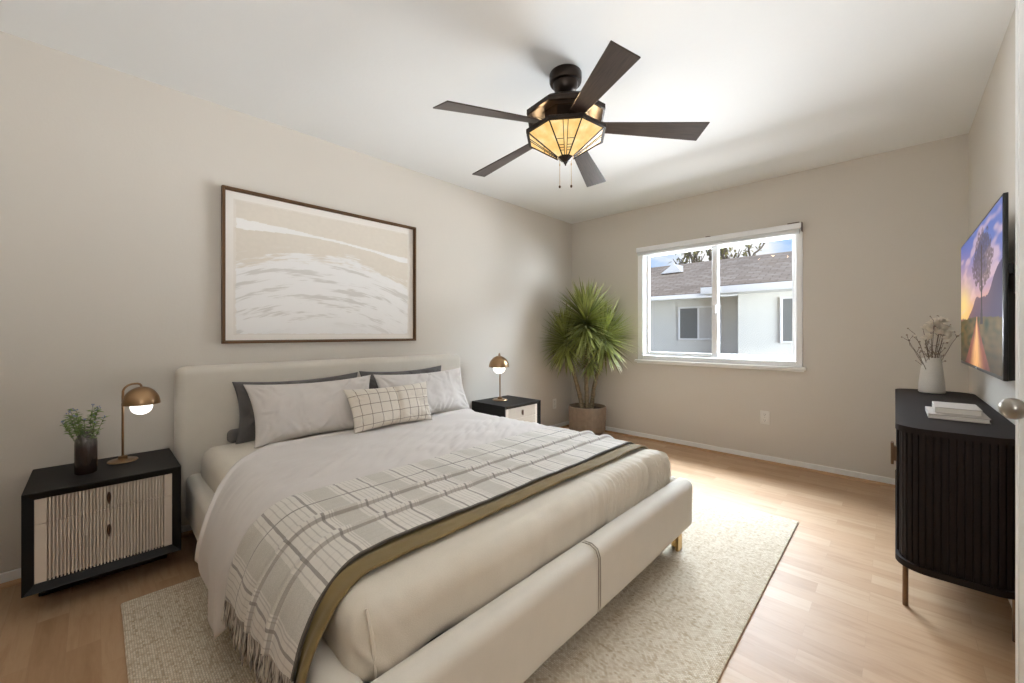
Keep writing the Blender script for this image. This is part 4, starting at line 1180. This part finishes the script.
def roof(x0e, x1e, ye, ze, x0r, x1r, yr, zr, name='roof'):
    # local y runs up the slope so that the shingle courses follow it
    d = Vector((0, yr-ye, zr-ze)); Ls = d.length; ang = math.atan2(zr-ze, yr-ye)
    bm = bmesh.new(); add_prism(bm, [(x0e, 0), (x1e, 0), (x1r, Ls), (x0r, Ls)], -.06, 0)
    o = finish(name, bm, M_roof, house, smooth=False); o.location = (0, ye-6.4, ze+.12); o.rotation_euler = (ang, 0, 0); return o
roof(-8, 1.0, 6.45, 2.12, -8, 1.0, 9.2, 3.36); roof(-.45, 7, 5.85, 2.20, -.20, 7, 8.5, 3.24)
hpart('gutter', (-8, .35, 6.36, 6.47, 1.99, 2.10), M_white, bev=.01)
hpart('fascia', (-.45, 7, 5.80, 5.85, 2.02, 2.18), M_white, bev=.005)
hpart('soffit', (-.40, 7, 5.86, 6.4, 2.02, 2.05), M_white); hpart('soffit', (-8, .30, 6.46, 7.0, 2.03, 2.06), M_white)
def hwin(x0, x1, z0, z1, y, split):
    bm = bmesh.new(); 
    o = bpy.data.objects.new('window', None)
    frame_ring(bm, x0, x1, z0+.12, z1+.12, .045, y-6.4-.04, y-6.4+.01, .004); add_box(bm, split-.02, split+.02, y-6.4-.035, y-6.4+.01, z0+.16, z1+.08)
    fr = finish('window', bm, M_white, house)
    bm = bmesh.new(); add_box(bm, x0+.04, split-.02, y-6.4-.02, y-6.4-.012, z0+.16, z1+.08); finish('pane', bm, plain('insect screen', srgb(120, 120, 116), .6, var=.1, scale=2), fr, smooth=False)
    bm = bmesh.new(); add_box(bm, split+.02, x1-.04, y-6.4-.02, y-6.4-.012, z0+.16, z1+.08); finish('blind', bm, plain('drawn blind', srgb(208, 206, 200), .7), fr, smooth=False)
hwin(-1.42, -.33, .93, 1.82, 7.0, -.90)
hwin(1.03, 2.1, .90, 1.90, 6.35, 1.62)
bm = bmesh.new()   # little vent gable on the roof
gx, gy, gz = -2.02, 2.15, 3.10+.12
a_ = [bm.verts.new(p) for p in ((gx-.42, gy-.35, gz-.14), (gx+.22, gy-.35, gz-.14), (gx-.02, gy-.35, gz+.14))]; b_ = [bm.verts.new(p) for p in ((gx-.42, gy+.5, gz-.05), (gx+.22, gy+.5, gz-.05), (gx-.02, gy+.5, gz+.16))]
for k in range(3): bm.faces.new((a_[k], a_[(k+1) % 3], b_[(k+1) % 3], b_[k]))
bm.faces.new(a_); bm.faces.new(b_); finish('roof_vent', bm, M_white, house, smooth=False)
# bare tree behind the roofs
tree = thing('tree', 'thin leafed tree rising behind the neighbouring roof ridge', 'tree', (-2.3, 11.5, -.12))
rt = random.Random(2); bw = bmesh.new(); blf = bmesh.new()
def grow(p, d, L, r, lev):
    n = 4; pts = [p]
    for k in range(n):
        d = (d+Vector((rt.uniform(-.22, .22), rt.uniform(-.22, .22), rt.uniform(-.05, .18)))).normalized(); pts.append(pts[-1]+d*L/n)
    add_tube(bw, pts, [r*(1-.45*k/n) for k in range(n+1)], 6)
    if lev >= 3:
        for k in range(4):
            q = pts[rt.randint(1, n)]; dd = Vector((rt.uniform(-1, 1), rt.uniform(-1, 1), rt.uniform(-1, 1)))
            add_leaf(blf, q+dd*.08, dd, Vector((0, 0, 1)), rt.uniform(.10, .2), .07, 4)
    if lev < 4:
        for k in range(3 if lev else 6):
            q = pts[-1] if k == 0 else pts[rt.randint(2, n)]
            grow(q, (d+Vector((rt.uniform(-.9, .9), rt.uniform(-.9, .9), rt.uniform(-.1, .5)))).normalized(), L*.68, r*.6, lev+1)
grow(Vector((0, 0, 0)), Vector((0, 0, 1)), 2.2, .16, 0)
finish('branches', bw, plain('grey bark', srgb(120, 108, 92), .9), tree); finish('foliage', blf, plain('olive leaves', srgb(156, 146, 92), .7, var=.2), tree, recalc=False)
